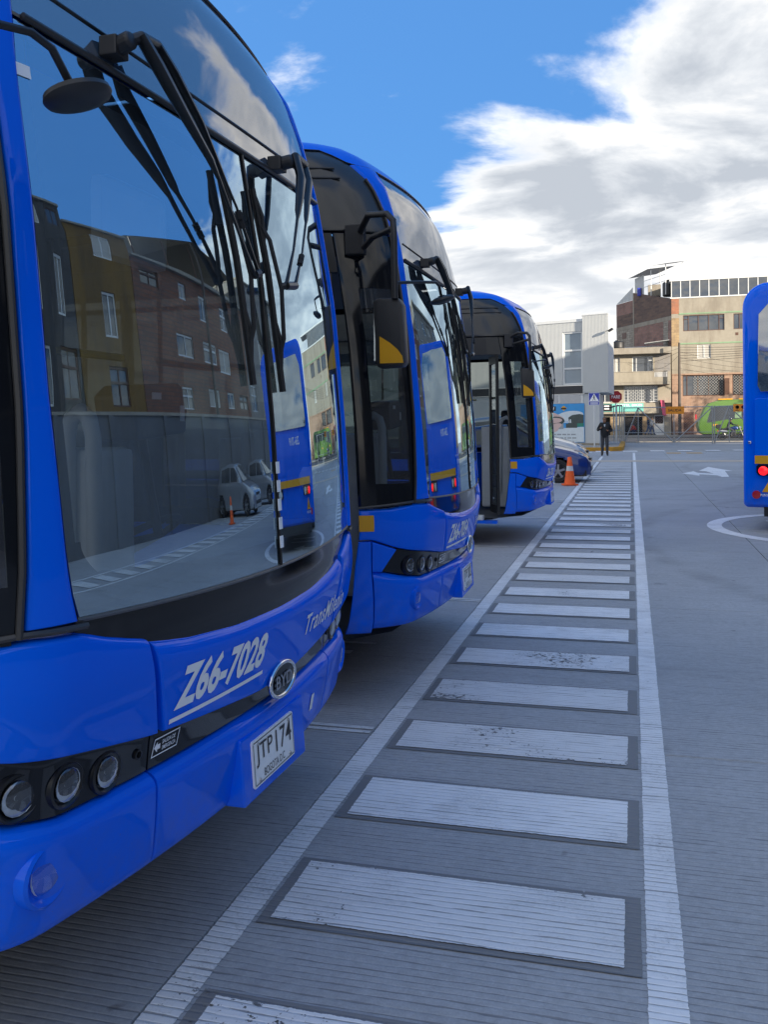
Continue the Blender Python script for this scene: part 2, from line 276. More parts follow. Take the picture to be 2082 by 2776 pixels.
plain('sky_reflection_pane', (.20, .26, .31), .08, var=.35, vscale=1.2, spec=.8); plain('smooth_cladding', (.50, .53, .55), .5, var=.05, vscale=1); plain('dark_fascia', (.02, .022, .028), .4); plain('window_white', (.66, .68, .68), .45, var=.06); plain('frame_brown', (.10, .05, .032), .5); plain('curtain', (.42, .41, .38), .9, vscale=25, var=.3); plain('interior_dark', (.02, .018, .017), .9)  # pane on the clad building: its pale blue stands in for reflected sky
plain('zinc', (.28, .29, .30), .5, .5, var=.3, vscale=3, dirt=.4); plain('timber_pole', (.09, .075, .065), .85, var=.35, vscale=5); plain('wire_black', (.01, .01, .01), .6); plain('teal_sign', (.16, .50, .44), .6, var=.1); plain('sheet_pale', (.45, .47, .47), .5, dirt=.3)
plain('poster_sky', (.035, .30, .68), .4, var=.35, vscale=.9); plain('poster_white', (.62, .70, .76), .4); plain('poster_finger', (.62, .46, .44), .4, var=.12, vscale=3); plain('poster_dark', (.05, .07, .07), .4, var=.4, vscale=4); plain('poster_green', (.02, .22, .16), .4, var=.4); plain('poster_grey', (.30, .34, .38), .5)
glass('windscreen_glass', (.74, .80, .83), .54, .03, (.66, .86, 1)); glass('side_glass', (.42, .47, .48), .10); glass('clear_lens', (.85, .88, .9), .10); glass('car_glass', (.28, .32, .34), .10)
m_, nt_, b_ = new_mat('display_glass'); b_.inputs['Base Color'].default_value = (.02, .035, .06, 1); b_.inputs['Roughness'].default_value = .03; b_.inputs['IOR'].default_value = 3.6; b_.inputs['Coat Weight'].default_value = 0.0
p_ = obj_pos(nt_); nt_.links.new(mixc(nt_, noise(nt_, p_, .8, 2), (.035, .06, .10), (.06, .10, .16)), b_.inputs['Base Color'])  # bluish base colour stands in for sky mirrored in this glass
m_, nt_, b_ = new_mat('window_glass'); b_.inputs['Roughness'].default_value = .05; b_.inputs['IOR'].default_value = 1.9
p_ = geo_pos(nt_); nt_.links.new(mixc(nt_, noise(nt_, p_, .9, 3), (.025, .032, .04), (.09, .10, .115)), b_.inputs['Base Color']); bump(nt_, b_, noise(nt_, p_, .8, 2), .06, .15)
m_, nt_, b_ = new_mat('foliage'); p_ = geo_pos(nt_)
nt_.links.new(mixc(nt_, noise(nt_, p_, 1.5, 4), (.025, .05, .014), (.08, .10, .03)), b_.inputs['Base Color']); b_.inputs['Roughness'].default_value = .7

# ------------------------------------------------------------------ mesh helpers
class MB:
    def __init__(s): s.v, s.f = [], []
    def add(s, V, F):
        n = len(s.v); s.v += [tuple(q) for q in V]; s.f += [tuple(n+i for i in f) for f in F]; return s
    def box(s, x0, y0, z0, x1, y1, z1):
        return s.add([(x0, y0, z0), (x1, y0, z0), (x1, y1, z0), (x0, y1, z0), (x0, y0, z1), (x1, y0, z1), (x1, y1, z1), (x0, y1, z1)],
                     [(3, 2, 1, 0), (4, 5, 6, 7), (0, 1, 5, 4), (1, 2, 6, 5), (2, 3, 7, 6), (3, 0, 4, 7)])
    def obox(s, c, X, Y, Z):
        c, X, Y, Z = Vector(c), Vector(X), Vector(Y), Vector(Z)
        V = [c+a*X+b*Y+d*Z for d in (-1, 1) for a, b in ((-1, -1), (1, -1), (1, 1), (-1, 1))]
        return s.add(V, [(3, 2, 1, 0), (4, 5, 6, 7), (0, 1, 5, 4), (1, 2, 6, 5), (2, 3, 7, 6), (3, 0, 4, 7)])
    def tube(s, pts, r, n=8, flat=1.0, upv=None):
        P = [Vector(p) for p in pts]; rs = r if isinstance(r, (list, tuple)) else [r]*len(P)
        V = []; prev = None
        for i, p in enumerate(P):
            t = (P[min(i+1, len(P)-1)]-P[max(i-1, 0)]).normalized()
            if prev is None:
                a = Vector(upv) if upv else (Vector((0, 0, 1)) if abs(t.z) < .9 else Vector((1, 0, 0)))
                x = t.cross(a).normalized()
            else: x = (prev-t*prev.dot(t)).normalized()
            prev = x; y = t.cross(x)
            V += [p+(x*math.cos(k*2*math.pi/n)+y*math.sin(k*2*math.pi/n)*flat)*rs[i] for k in range(n)]
        F = [(i*n+k, i*n+(k+1) % n, (i+1)*n+(k+1) % n, (i+1)*n+k) for i in range(len(P)-1) for k in range(n)]
        F += [tuple(range(n-1, -1, -1)), tuple((len(P)-1)*n+k for k in range(n))]
        return s.add(V, F)
    def lathe(s, prof, c=(0, 0, 0), axis=(0, 0, 1), n=20, cap=True):
        a = Vector(axis).normalized(); x = a.orthogonal().normalized(); y = a.cross(x); c = Vector(c)
        V = [c+a*h+(x*math.cos(k*2*math.pi/n)+y*math.sin(k*2*math.pi/n))*r for r, h in prof for k in range(n)]
        F = [(i*n+k, i*n+(k+1) % n, (i+1)*n+(k+1) % n, (i+1)*n+k) for i in range(len(prof)-1) for k in range(n)]
        if cap:
            if prof[0][0] > 1e-5: F.append(tuple(range(n-1, -1, -1)))
            if prof[-1][0] > 1e-5: F.append(tuple((len(prof)-1)*n+k for k in range(n)))
        return s.add(V, F)
    def prism(s, poly, fn, d0, d1):
        n = len(poly); V = [fn(a, b, d0) for a, b in poly]+[fn(a, b, d1) for a, b in poly]
        F = [tuple(range(n-1, -1, -1)), tuple(range(n, 2*n))]+[(i, (i+1) % n, n+(i+1) % n, n+i) for i in range(n)]
        return s.add(V, F)
    def grid(s, rows, flip=False):
        n = len(rows[0]); V = [q for r in rows for q in r]
        F = [(i*n+j, i*n+j+1, (i+1)*n+j+1, (i+1)*n+j) for i in range(len(rows)-1) for j in range(n-1)]
        if flip: F = [f[::-1] for f in F]
        return s.add(V, F)
    def build(s, name, mat, parent=None, smooth=None, bevel=0.0, recalc=False):
        me = bpy.data.meshes.new(name); me.from_pydata(s.v, [], s.f)
        if recalc:
            bm = bmesh.new(); bm.from_mesh(me); bmesh.ops.remove_doubles(bm, verts=bm.verts, dist=1e-5); bmesh.ops.recalc_face_normals(bm, faces=bm.faces); bm.to_mesh(me); bm.free()
        if bevel:
            bm = bmesh.new(); bm.from_mesh(me); bmesh.ops.remove_doubles(bm, verts=bm.verts, dist=1e-5)
            ed = [e for e in bm.edges if len(e.link_faces) == 2 and e.calc_face_angle(0) > .6]
            bmesh.ops.bevel(bm, geom=ed, offset=bevel, segments=2, affect='EDGES', profile=.6); bm.to_mesh(me); bm.free()
        me.materials.append(MATS[mat]); me.update()
        if smooth:
            me.polygons.foreach_set('use_smooth', [True]*len(me.polygons)); me.set_sharp_from_angle(angle=R(smooth))
        o = bpy.data.objects.new(name, me); COL.objects.link(o)
        if parent: o.parent = parent
        return o
def tag(o, label=None, cat=None, group=None, kind=None):
    for k, v in (('label', label), ('category', cat), ('group', group), ('kind', kind)):
        if v: o[k] = v
    return o
def empty(name, loc=(0, 0, 0), rz=0.0):
    o = bpy.data.objects.new(name, None); COL.objects.link(o); o.location = loc; o.rotation_euler = (0, 0, rz); o.empty_display_size = .2; return o
def copy_tree(o, parent=None):
    c = o.copy(); COL.objects.link(c); c.parent = parent
    for ch in list(o.children): copy_tree(ch, c)
    return c
def inst(src, parent, loc=None, rz=None):
    c = src.copy(); COL.objects.link(c); c.parent = parent
    if loc: c.location = loc
    if rz is not None: c.rotation_euler = (0, 0, rz)
    return c
def text2d(s, height, width=None, shear=0.0, bold=0.0, spacing=1.0):
    cu = bpy.data.curves.new('t', 'FONT'); cu.body = s; cu.size = 1.0; cu.offset = bold; cu.shear = shear; cu.space_character = spacing; cu.resolution_u = 3
    ob = bpy.data.objects.new('t', cu); COL.objects.link(ob)
    dg = bpy.context.evaluated_depsgraph_get(); dg.update(); me = bpy.data.meshes.new_from_object(ob.evaluated_get(dg))
    V = [(v.co.x, v.co.y) for v in me.vertices]; F = [tuple(p.vertices) for p in me.polygons]
    bpy.data.objects.remove(ob); bpy.data.curves.remove(cu); bpy.data.meshes.remove(me)
    x0 = min(a for a, b in V); x1 = max(a for a, b in V); y0 = min(b for a, b in V); y1 = max(b for a, b in V)
    ky = height/(y1-y0); kx = (width/(x1-x0)) if width else ky
    return [((a-x0)*kx, (b-y0)*ky) for a, b in V], F
def flat_text(s, height, fn, mat, parent, name='lettering', width=None, shear=0.0, bold=0.01):
    V, F = text2d(s, height, width, shear, bold); mb = MB(); mb.add([fn(a, b) for a, b in V], F); return mb.build(name, mat, parent)
def wall(mb, x0, x1, z0, z1, holes, y=0.0, depth=.25):
    # a facade sheet facing -y with rectangular openings and their reveals
    xs = sorted({x0, x1, *[q for h in holes for q in (h[0], h[2])]}); zs = sorted({z0, z1, *[q for h in holes for q in (h[1], h[3])]})
    for i in range(len(xs)-1):
        for j in range(len(zs)-1):
            cx, cz = (xs[i]+xs[i+1])/2, (zs[j]+zs[j+1])/2
            if any(h[0] < cx < h[2] and h[1] < cz < h[3] for h in holes): continue
            mb.add([(xs[i], y, zs[j]), (xs[i+1], y, zs[j]), (xs[i+1], y, zs[j+1]), (xs[i], y, zs[j+1])], [(0, 1, 2, 3)])
    for a, b, c, d in holes:
        mb.add([(a, y, b), (c, y, b), (c, y, d), (a, y, d), (a, y+depth, b), (c, y+depth, b), (c, y+depth, d), (a, y+depth, d)], [(0, 4, 5, 1), (1, 5, 6, 2), (2, 6, 7, 3), (3, 7, 4, 0)])
def window(root, x0, z0, x1, z1, xs=(), zs=(), frame='window_white', bar=.05, y=.12, panes='window_glass', name='window'):
    mb = MB()
    X = [x0, *xs, x1]; Z = [z0, *zs, z1]
    mb.box(x0, y-.05, z0, x0+bar, y, z1); mb.box(x1-bar, y-.05, z0, x1, y, z1); mb.box(x0+bar, y-.05, z0, x1-bar, y, z0+bar); mb.box(x0+bar, y-.05, z1-bar, x1-bar, y, z1)
    for q in xs: mb.box(q-bar/2, y-.048, z0+bar, q+bar/2, y-.002, z1-bar)
    for q in zs: mb.box(x0+bar, y-.046, q-bar/2, x1-bar, y-.004, q+bar/2)
    w = mb.build(name, frame, root)
    for i in range(len(X)-1):
        for j in range(len(Z)-1):
            pm = panes if isinstance(panes, str) else panes[(i+j*7) % len(panes)]
            MB().box(X[i]+.01, y+.003, Z[j]+.01, X[i+1]-.01, y+.015, Z[j+1]-.01).build('pane', pm, w)
    return w

# ------------------------------------------------------------------ the yard
MB().add([(-300, -300, -.06), (300, -300, -.06), (300, 400, -.06), (-300, 400, -.06)], [(0, 1, 2, 3)]).build('ground', 'plain_concrete')['kind'] = 'structure'
yard = MB().add([(-29, -6, -.04), (13.4, -6, -.04), (13.4, 47, -.04), (-29, 47, -.04)], [(0, 1, 2, 3)]).build('yard_pavement', 'rubber'); yard['kind'] = 'structure'
SX, SY, J = 2.77, 3.5, .005
slab0 = MB().box(J, J, -.035, SX-J, SY-J, 0).build('concrete_slab', 'concrete', yard, bevel=.004); first = True
for i in range(-11, 5):
    for j in range(-3, 13):
        q = slab0 if first else inst(slab0, yard); first = False
        q.location = (1.46+SX*i-SX*0, 1.0+SY*j, 0)
tag(MB().add([(-60, 46.5, -.02), (60, 46.5, -.02), (60, 66.6, -.02), (-60, 66.6, -.02)], [(0, 1, 2, 3)]).build('exit_apron', 'apron'), kind='structure')
tag(MB().add([(-150, 66, -.012), (150, 66, -.012), (150, 84.5, -.012), (-150, 84.5, -.012)], [(0, 1, 2, 3)]).build('street', 'asphalt'), kind='structure')
tag(MB().box(-150, 84.2, -.1, 150, 89, .13).build('street_pavement', 'plain_concrete'), kind='structure')
tag(MB().box(-150, 65.4, -.1, 150, 65.9, .05).build('gutter_kerb', 'slab_concrete'), kind='structure')

def sheet(name, poly, z, mat, parent=None, nx=1):
    return MB().add([(a, b, z) for a, b in poly], [tuple(range(len(poly)))]).build(name, mat, parent)
def quad(name, x0, y0, x1, y1, z, mat, parent=None): return sheet(name, [(x0, y0), (x1, y0), (x1, y1), (x0, y1)], z, mat, parent)
# walkway: two edge lines, ladder bars each with a dark outline
Y0 = 2.6966
walk = MB()
NB = 41
for k in range(-3, NB):
    y0 = Y0+.8*k
    walk.add([(XL1+.002, y0-.024, .004), (XR0-.002, y0-.024, .004), (XR0-.002, y0+.424, .004), (XL1+.002, y0+.424, .004)], [(0, 1, 2, 3)])
walk = walk.build('walkway_marking', 'dark_outline'); walk['kind'] = 'structure'
quad('edge_line', XL0, -3, XL1, 40.4, .004, 'left_line_paint', walk); quad('edge_line', XR0, -3, XR1, 44.8, .004, 'right_line_paint', walk)
bar0 = sheet('bar', [(BX0, 0), (BX1, 0), (BX1, .4), (BX0, .4)], .008, 'bar_paint', walk)
for k in range(-3, NB):
    b = bar0 if k == -3 else inst(bar0, walk)
    b.location = (random.uniform(-.006, .006), Y0+.8*k, 0)
bays = quad('bay_marking', -13, 1.0-.05, XL0-.01, 1.0+.05, .004, 'thin_white'); bays['kind'] = 'structure'
for k in range(1, 9): quad('bay_line', -13, 1+3.5*k-.05, XL0-.01-(.0 if k != 3 else .2), 1+3.5*k-.012, .004, 'thin_white', bays); quad('bay_line', -13, 1+3.5*k+.012, XL0-.01, 1+3.5*k+.05, .004, 'thin_white', bays)
# second ladder walkway along the far side of the yard, seen mirrored in the windscreens
walk2 = quad('far_walkway_marking', 9.9, 2, 10.02, 44, .004, 'white_paint'); walk2['kind'] = 'structure'
quad('edge_line', 8.5, 2, 8.62, 44, .004, 'white_paint', walk2)
for k in range(50):
    b = inst(bar0, walk2); b.location = (9.82, 2.4+.8*k, 0)
# circle with arrow, turn arrow, stop lines
ring = MB(); n = 64; cx, cy, ro, ri = 3.0, 14.2, 1.93, 1.72
for k in range(n):
    a0, a1 = 2*math.pi*k/n, 2*math.pi*(k+1)/n
    ring.add([(cx+r*math.cos(a), cy+r*1.12*math.sin(a), .004) for r, a in ((ri, a0), (ro, a0), (ro, a1), (ri, a1))], [(0, 1, 2, 3)])
ring = ring.build('circle_marking', 'white_paint'); ring['kind'] = 'structure'
sheet('arrow', [(1.55, 13.72), (2.5, 13.62), (2.5, 13.45), (3.2, 13.75), (2.5, 14.05), (2.5, 13.82)], .004, 'white_paint', ring)
for y in (14.5, 15.0): quad('numeral_bar', 2.0, y, 3.6, y+.14, .004, 'white_paint', ring)
arrow = sheet('arrow_marking', [(1.40, 27.8), (1.80, 29.0), (1.86, 28.2), (2.28, 27.7), (2.15, 29.1), (1.98, 29.3), (2.42, 31.6), (2.95, 29.2), (2.72, 29.2), (2.56, 26.3), (2.36, 26.2), (2.3, 26.9), (1.86, 27.4), (1.82, 26.7)], .004, 'white_paint'); arrow['kind'] = 'structure'
stop = quad('stop_line', -12, 35.3, 13, 36.6, .0055, 'cream_paint'); stop['kind'] = 'structure'
dash = quad('dashed_line', -2.4, 45.5, -1.9, 46.3, .004, 'white_paint'); dash['kind'] = 'structure'
for k in range(9): sheet('dash', [(-1.75+1.33*k, 46.3+.25*k), (-1.05+1.33*k, 46.3+.25*k), (-1.10+1.33*k, 47.5+.25*k), (-1.80+1.33*k, 47.5+.25*k)], .004, 'white_paint', dash)
yel = quad('worn_yellow_marking', 1.55, 43.7, 2.2, 45.0, .004, 'yellow_paint'); yel['kind'] = 'structure'
quad('mark', 2.45, 43.7, 3.15, 45.0, .004, 'yellow_paint', yel)
disc = MB().add([(-1.86+.44*math.cos(a*math.pi/16), 6.15+.42*math.sin(a*math.pi/16), .004) for a in range(32)], [tuple(range(32))]).build('bay_number_disc', 'dark_outline'); disc['kind'] = 'structure'
quad('numeral_bar', -2.2, 6.24, -1.8, 6.29, .008, 'thin_white', disc); quad('numeral_bar', -2.2, 5.95, -1.9, 6.04, .008, 'thin_white', disc)
# raised kerb island at the exit
isl = MB().prism([(-30, 48.2), (-1.35, 48.2), (-.78, 48.6), (-.70, 49.2), (-.70, 62), (-30, 62)], lambda a, b, d: (a, b, d), -.05, .14).build('exit_island', 'plain_concrete'); isl['kind'] = 'structure'
for x in range(14): MB().box(-1.4-1.0*(x+1)+.008, 47.85, -.05, -1.4-1.0*x-.008, 48.19, .17).build('kerbstone', 'yellow_kerb', isl, bevel=.02)
MB().prism([(-1.39, 47.85), (-.95, 47.9), (-.52, 48.3), (-.42, 49.0), (-.69, 49.1), (-.80, 48.62), (-1.36, 48.19)], lambda a, b, d: (a, b, d), -.05, .19).build('kerbstone', 'yellow_kerb', isl, bevel=.02)
for k in range(8): MB().box(-.69, 49.12+k*1.5, -.05, -.42, 50.6+k*1.5, .19).build('kerbstone', 'yellow_kerb', isl, bevel=.02)

# ------------------------------------------------------------------ the city buses
def interp(x, X, Y):
    if x <= X[0]: return Y[0]
    for i in range(len(X)-1):
        if x <= X[i+1]: return Y[i]+(Y[i+1]-Y[i])*(x-X[i])/(X[i+1]-X[i])
    return Y[-1]
PR, PSX, PCX, PH, HW = 4.77, .96, -.73, .226, 1.275
_pl = [(-(q*q)/(2*PR), q) for q in [PSX*i/40 for i in range(41)]]
_T = Vector((-PSX/PR, 1)).normalized(); _P0 = Vector(_pl[-1]); _P3 = Vector((PCX, HW)); _P1 = _P0+PH*_T; _P2 = _P3+Vector((PH, 0))
for i in range(1, 33):
    t = i/32; q = (1-t)**3*_P0+3*(1-t)**2*t*_P1+3*(1-t)*t*t*_P2+t**3*_P3; _pl.append((q.x, q.y))
_pl.append((-14.0, HW))
_pu = [0.0]
for i in range(1, len(_pl)): _pu.append(_pu[-1]+math.dist(_pl[i-1], _pl[i]))
_px = [a for a, b in _pl]; _py = [b for a, b in _pl]
UC = _pu[-2]                                   # arc length where the straight flank begins
def u_at(x): return UC+(PCX-x)                 # flank position -> u
ZR = [.30, .36, .45, .60, .72, .78, 1.0, 1.05, 1.15, 1.6, 2.1, 2.55, 2.8, 2.98, 3.12, 3.22, 3.30, 3.34]
XR = [-.22, -.14, -.09, -.06, -.045, -.04, 0, 0, -.01, -.03, -.07, -.14, -.20, -.26, -.36, -.48, -.66, -.85]
YZ = [0, .4, 1.2, 2.4, 2.95, 3.10, 3.21, 3.29, 3.34]; YI = [0, .0, 0, .0, .03, .06, .12, .22, .45]
def _sm(z, X, Y):
    h = .035; return (interp(z-h, X, Y)+2*interp(z, X, Y)+interp(z+h, X, Y))/4
def S(u, z):
    s = abs(u); x = interp(s, _pu, _px); y = math.copysign(interp(s, _pu, _py), u)
    k = min(1, max(0, (-x-.15)/1.2)); w = 1-k*k*(3-2*k)
    return Vector((x+_sm(z, ZR, XR)*w, y*(1-_sm(z, YZ, YI)/HW), z))
def SN(u, z):
    e = .004; n = (S(u+e, z)-S(u-e, z)).cross(S(u, z+e)-S(u, z-e))
    return n.normalized()
def SO(u, z, off): return S(u, z)+SN(u, z)*off
def edge_samples(length, r0, r1, n):
    P = []
    for k in range(6):
        if r0: P.append(r0*(1-math.cos(k*math.pi/10))/length)
    a = (r0/length if r0 else 0); b = 1-(r1/length if r1 else 0)
    for k in range(n+1): P.append(a+(b-a)*k/n)
    for k in range(6):
        if r1: P.append(1-r1*(1-math.cos((5-k)*math.pi/10))/length)
    return sorted(set(round(min(1, max(0, q)), 6) for q in P))
def patch(uv, nu=12, nv=8, off=0.0, rad=(.006,)*4, depth=.03, mb=None):
    """panel lying on the bus shell; uv(a,b)->(u,z); rad = rounding of the left, right, bottom, top edges"""
    mb = mb or MB()
    Lu = max(.01, (S(*uv(1, .5))-S(*uv(0, .5))).length); Lz = max(.01, (S(*uv(.5, 1))-S(*uv(.5, 0))).length)
    A = edge_samples(Lu, rad[0], rad[1], nu); B = edge_samples(Lz, rad[2], rad[3], nv)
    def drop(d, r):
        if not r or d >= r: return 0.0
        q = 1-d/r; return r*(1-math.sqrt(max(0, 1-q*q)))
    rows = []
    for b in B:
        row = []
        for a in A:
            u, z = uv(a, b)
            o = off-max(drop(a*Lu, rad[0]), drop((1-a)*Lu, rad[1]), drop(b*Lz, rad[2]), drop((1-b)*Lz, rad[3]))
            row.append(SO(u, z, o))
        rows.append(row)
    na, nb = len(A), len(B); base = len(mb.v)
    mb.v += [tuple(q) for r in rows for q in r]
    F = [(i*na+j, i*na+j+1, (i+1)*na+j+1, (i+1)*na+j) for i in range(nb-1) for j in range(na-1)]
    if depth:
        per = [(0, j) for j in range(na)]+[(i, na-1) for i in range(1, nb)]+[(nb-1, j) for j in range(na-2, -1, -1)]+[(i, 0) for i in range(nb-2, 0, -1)]
        st = na*nb
        for i, j in per:
            u, z = uv(A[j], B[i]); mb.v.append(tuple(Vector(rows[i][j])-SN(u, z)*depth))
        m = len(per)
        for k in range(m):
            k2 = (k+1) % m; i, j = per[k]; i2, j2 = per[k2]
            F.append((i2*na+j2, i*na+j, st+k, st+k2))
    # orientation: outward
    q = [Vector(mb.v[base+w]) for w in F[((nb-1)//2)*(na-1)+(na-1)//2]]; nn = (q[1]-q[0]).cross(q[2]-q[0]); u, z = uv(.5, .5)
    if nn.dot(SN(u, z)) < 0: F = [f[::-1] for f in F]
    mb.f += [tuple(base+i for i in f) for f in F]
    return mb
def lerp(a, b, t): return a+(b-a)*t
def UL(z): return interp(z, [1.15, 1.3, 1.65, 2.1, 2.45, 2.76, 2.98, 3.09, 3.18], [1.085, 1.070, 1.058, 1.052, 1.046, 1.046, 1.085, 1.145, 1.255])   # outer edge of the pillar
def UR(z): return interp(z, [1.15, 1.2, 1.3, 1.65, 2.1, 2.45, 2.76, 2.98, 3.09], [.948, .962, .975, .996, .996, .984, .962, .925, .895])             # windscreen edge
def lip(u): s = abs(u); return interp(s, [0, .3, .55, .72, .86, .95], [1.02, 1.026, 1.047, 1.075, 1.112, 1.146])
def trimz(u): return 1.146+.02*(u/.95)**2
def barz(u): return 2.492+.055*(u/.95)**2
def bar2z(u): return 2.578+.075*(u/.95)**2
def ltop(u): s = abs(u); return interp(s, [0, .12, .68, .97, 1.12, 1.2, 1.356, 1.5], [.762, .764, .81, .856, .877, .894, .945, .945])
def lbot(u): s = abs(u); return interp(s, [0, .95, 1.11, 1.27, 1.4], [.705, .708, .732, .763, .80])
def capz(u): s = abs(u); return interp(s, [0, 1.145, 1.255, 9], [3.09, 3.09, 3.18, 3.18])
DOOR0, DOOR1 = 1.434, 2.62

def poly_on(pts, off): return [SO(u, z, off) for u, z in pts]
def ring_on(u, z, r0, r1, off, axis_off=0, n=24):
    c = SO(u, z, off); nrm = SN(u, z); return c, nrm
def make_bus():
    bus = empty('city_bus')
    for sg in (-1, 1):
        g = lambda f, sg=sg: (lambda a, b: (lambda q: (sg*q[0], q[1]))(f(a, b)))
        # windscreen pane and the black print behind its border
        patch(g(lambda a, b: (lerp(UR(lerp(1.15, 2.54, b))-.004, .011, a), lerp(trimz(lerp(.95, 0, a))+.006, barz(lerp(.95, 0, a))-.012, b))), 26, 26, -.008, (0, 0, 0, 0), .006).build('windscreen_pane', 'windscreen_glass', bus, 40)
        fr = MB()
        patch(g(lambda a, b: (lerp(UR(lerp(1.15, 2.5, b))-.004, UR(lerp(1.15, 2.5, b))-.042, a), lerp(1.16, 2.50, b))), 3, 24, -.018, (0, 0, 0, 0), .004, fr)
        patch(g(lambda a, b: (lerp(.935, .012, a), lerp(trimz(lerp(.95, 0, a))+.004, 1.232+.04*(1-a)**3, b))), 20, 3, -.017, (0, 0, 0, 0), .004, fr)
        patch(g(lambda a, b: (lerp(.93, .012, a), lerp(barz(lerp(.95, 0, a))-.05, barz(lerp(.95, 0, a))-.01, b))), 20, 3, -.0165, (0, 0, 0, 0), .004, fr)
        # rounded lower corner of the clear area
        for c0 in (0,):
            patch(g(lambda a, b: (lerp(.95, .95-.10*(1-a)**2-.03, b), lerp(1.23, 1.34, a))), 8, 3, -.0172, (0, 0, 0, 0), .004, fr)
        fr.build('black_print', 'satin_black', bus, 40)
        # pillar
        patch(g(lambda a, b: (lerp(UL(lerp(1.166, 3.09, b)), UR(lerp(1.166, 3.09, b)), a), lerp(1.166, 3.09, b))), 6, 34, .004, (.012, .012, .004, .002), .03).build('pillar', 'bus_blue', bus, 40)
        MB().tube([SO(sg*(UL(z)+.012), z, .004) for z in [1.15+(3.0-1.15)*i/26 for i in range(27)]], .0085, 6).build('window_seal', 'trim_dark', bus, 50)
        MB().tube([SO(sg*u, interp(u, [.93, 1.09, 1.434], [1.152, 1.157, 1.128]), .0) for u in [.93+.5*i/14 for i in range(15)]], .008, 6).build('window_seal', 'trim_dark', bus, 50)
        # corner of the mask
        jt = lambda z: lerp(.637, .717, (z-.80)/.28)
        def mc(a, b):
            u0 = DOOR0-.004
            z_guess = lerp(.86, 1.12, b); ue = jt(z_guess)+.004; u = lerp(u0, ue, a)
            zt = interp(u, [.72, .86, .945, 1.09, 1.25, 1.434], [1.074, 1.110, 1.138, 1.145, 1.122, 1.118])
            return (u, lerp(ltop(u)+.004, zt, b))
        patch(g(mc), 26, 10, .0, (.004, .006, .012, .022), .05).build('mask_corner', 'bus_blue', bus, 40)
        # headlight panel, smoked
        def hp(a, b):
            uo = lerp(1.266, 1.2, b); u = lerp(uo, .658, a); return (u, lerp(lbot(u)+.003, ltop(u)-.003, b))
        hl = patch(g(hp), 22, 5, -.03, (.002,)*4, .03).build('headlight_panel', 'gloss_black', bus, 40)
        for k, (u, z, r) in enumerate(((1.075, .787, .040), (.938, .778, .039), (.81, .763, .037))):
            c = SO(sg*u, z, -.026); ax = (SN(sg*u, z)+Vector((.9, 0, 0))).normalized()
            MB().lathe([(r+.020, -.02), (r+.016, .000), (r+.010, .003), (r+.003, -.004), (r+.002, -.03)], c, ax, 28, False).build('bezel', 'satin_black', hl, 40)
            L_ = MB().lathe([(.006, -.004), (.009, -.018), (.016, -.022), (r*.6, -.014), (r*.66, -.006), (r*.95, -.002), (r, .002)], c, ax, 14, False).build('reflector', 'lamp_silver', hl)
            MB().lathe([(.001, .012), (r*.5, .010), (r*.9, .004), (r, 0)], c, ax, 24, False).build('lens', 'clear_lens', hl, 50)
        c = SO(sg*.70, .768, -.028); MB().lathe([(.013, -.01), (.013, .004), (.009, .005), (.008, -.004), (.001, -.004)], c, SN(sg*.7, .768), 14, False).build('sensor', 'satin_black', hl, 40)
        # bumper corner and the fillet rising beside the lamp
        def bc(a, b):
            zb = .43; zz = lerp(zb, .75, b); u0 = interp(zz, [.43, .457, .76], [1.272, 1.276, 1.327]); u1 = lerp(.612, .648, b)+.004
            u = lerp(u0, u1, a); return (u, lerp(zb, lbot(u)-.004, b))
        mb = patch(g(bc), 24, 12, .002, (.004, .006, .05, .045), .06)
        patch(g(lambda a, b: (lerp(lerp(1.327, 1.354, b), lerp(1.272, 1.204, b), a), lerp(lerp(.772, .938, b), lerp(.768, .89, b), a))), 5, 5, .002, (.004, .004, .001, .004), .05, mb)
        bco = mb.build('bumper_corner', 'bus_blue', bus, 40)
        c = SO(sg*.995, .60, .002); nn = SN(sg*.995, .60); ax = (nn*.55+Vector((1, 0, 0))).normalized()
        MB().lathe([(.078, -.03), (.074, -.004), (.066, .001), (.052, -.008), (.046, -.022)], c, ax, 28, False).build('fog_surround', 'bus_blue', bco, 45)
        MB().lathe([(.001, .004), (.03, .002), (.042, -.006), (.046, -.012)], c, ax, 24, False).build('fog_lens', 'clear_lens', bco, 50)
        MB().lathe([(.001, -.018), (.03, -.016), (.046, -.011)], c, ax, 20, False).build('fog_reflector', 'lamp_silver', bco, 20)
        # flank strip between bumper and doorway
        patch(g(lambda a, b: (lerp(DOOR0-.004, interp(lerp(.415, .938, b), [.37, .457, .945], [1.268, 1.28, 1.360]), a), lerp(.415, .938, b))), 6, 10, .0, (.004, .004, .02, .002), .04).build('flank_strip', 'bus_blue', bus, 40)
        MB().box(0, 0, 0, 0, 0, 0) if False else None
        patch(g(lambda a, b: (lerp(DOOR0-.001, 1.349, a), lerp(.998, 1.088, b))), 3, 3, .0025, (0, 0, 0, 0), 0).build('marker_patch', 'yellow_vinyl', bus)
        # corner window: black surround with a clear pane
        sur = MB()
        patch(g(lambda a, b: (lerp(DOOR0-.003, 1.325, a), lerp(1.135, 2.67, b))), 4, 10, -.004, (.004, 0, 0, 0), .02, sur)
        patch(g(lambda a, b: (lerp(1.112, UL(lerp(1.16, 2.67, b))+.002, a), lerp(1.16, 2.67, b))), 3, 20, -.004, (0, 0, 0, 0), .02, sur)
        patch(g(lambda a, b: (lerp(1.325, 1.112, a), lerp(1.138, 1.262, b))), 6, 3, -.004, (0, 0, 0, 0), .01, sur)
        patch(g(lambda a, b: (lerp(1.325, 1.112, a), lerp(2.36, 2.67, b))), 6, 4, -.004, (0, 0, 0, 0), .01, sur)
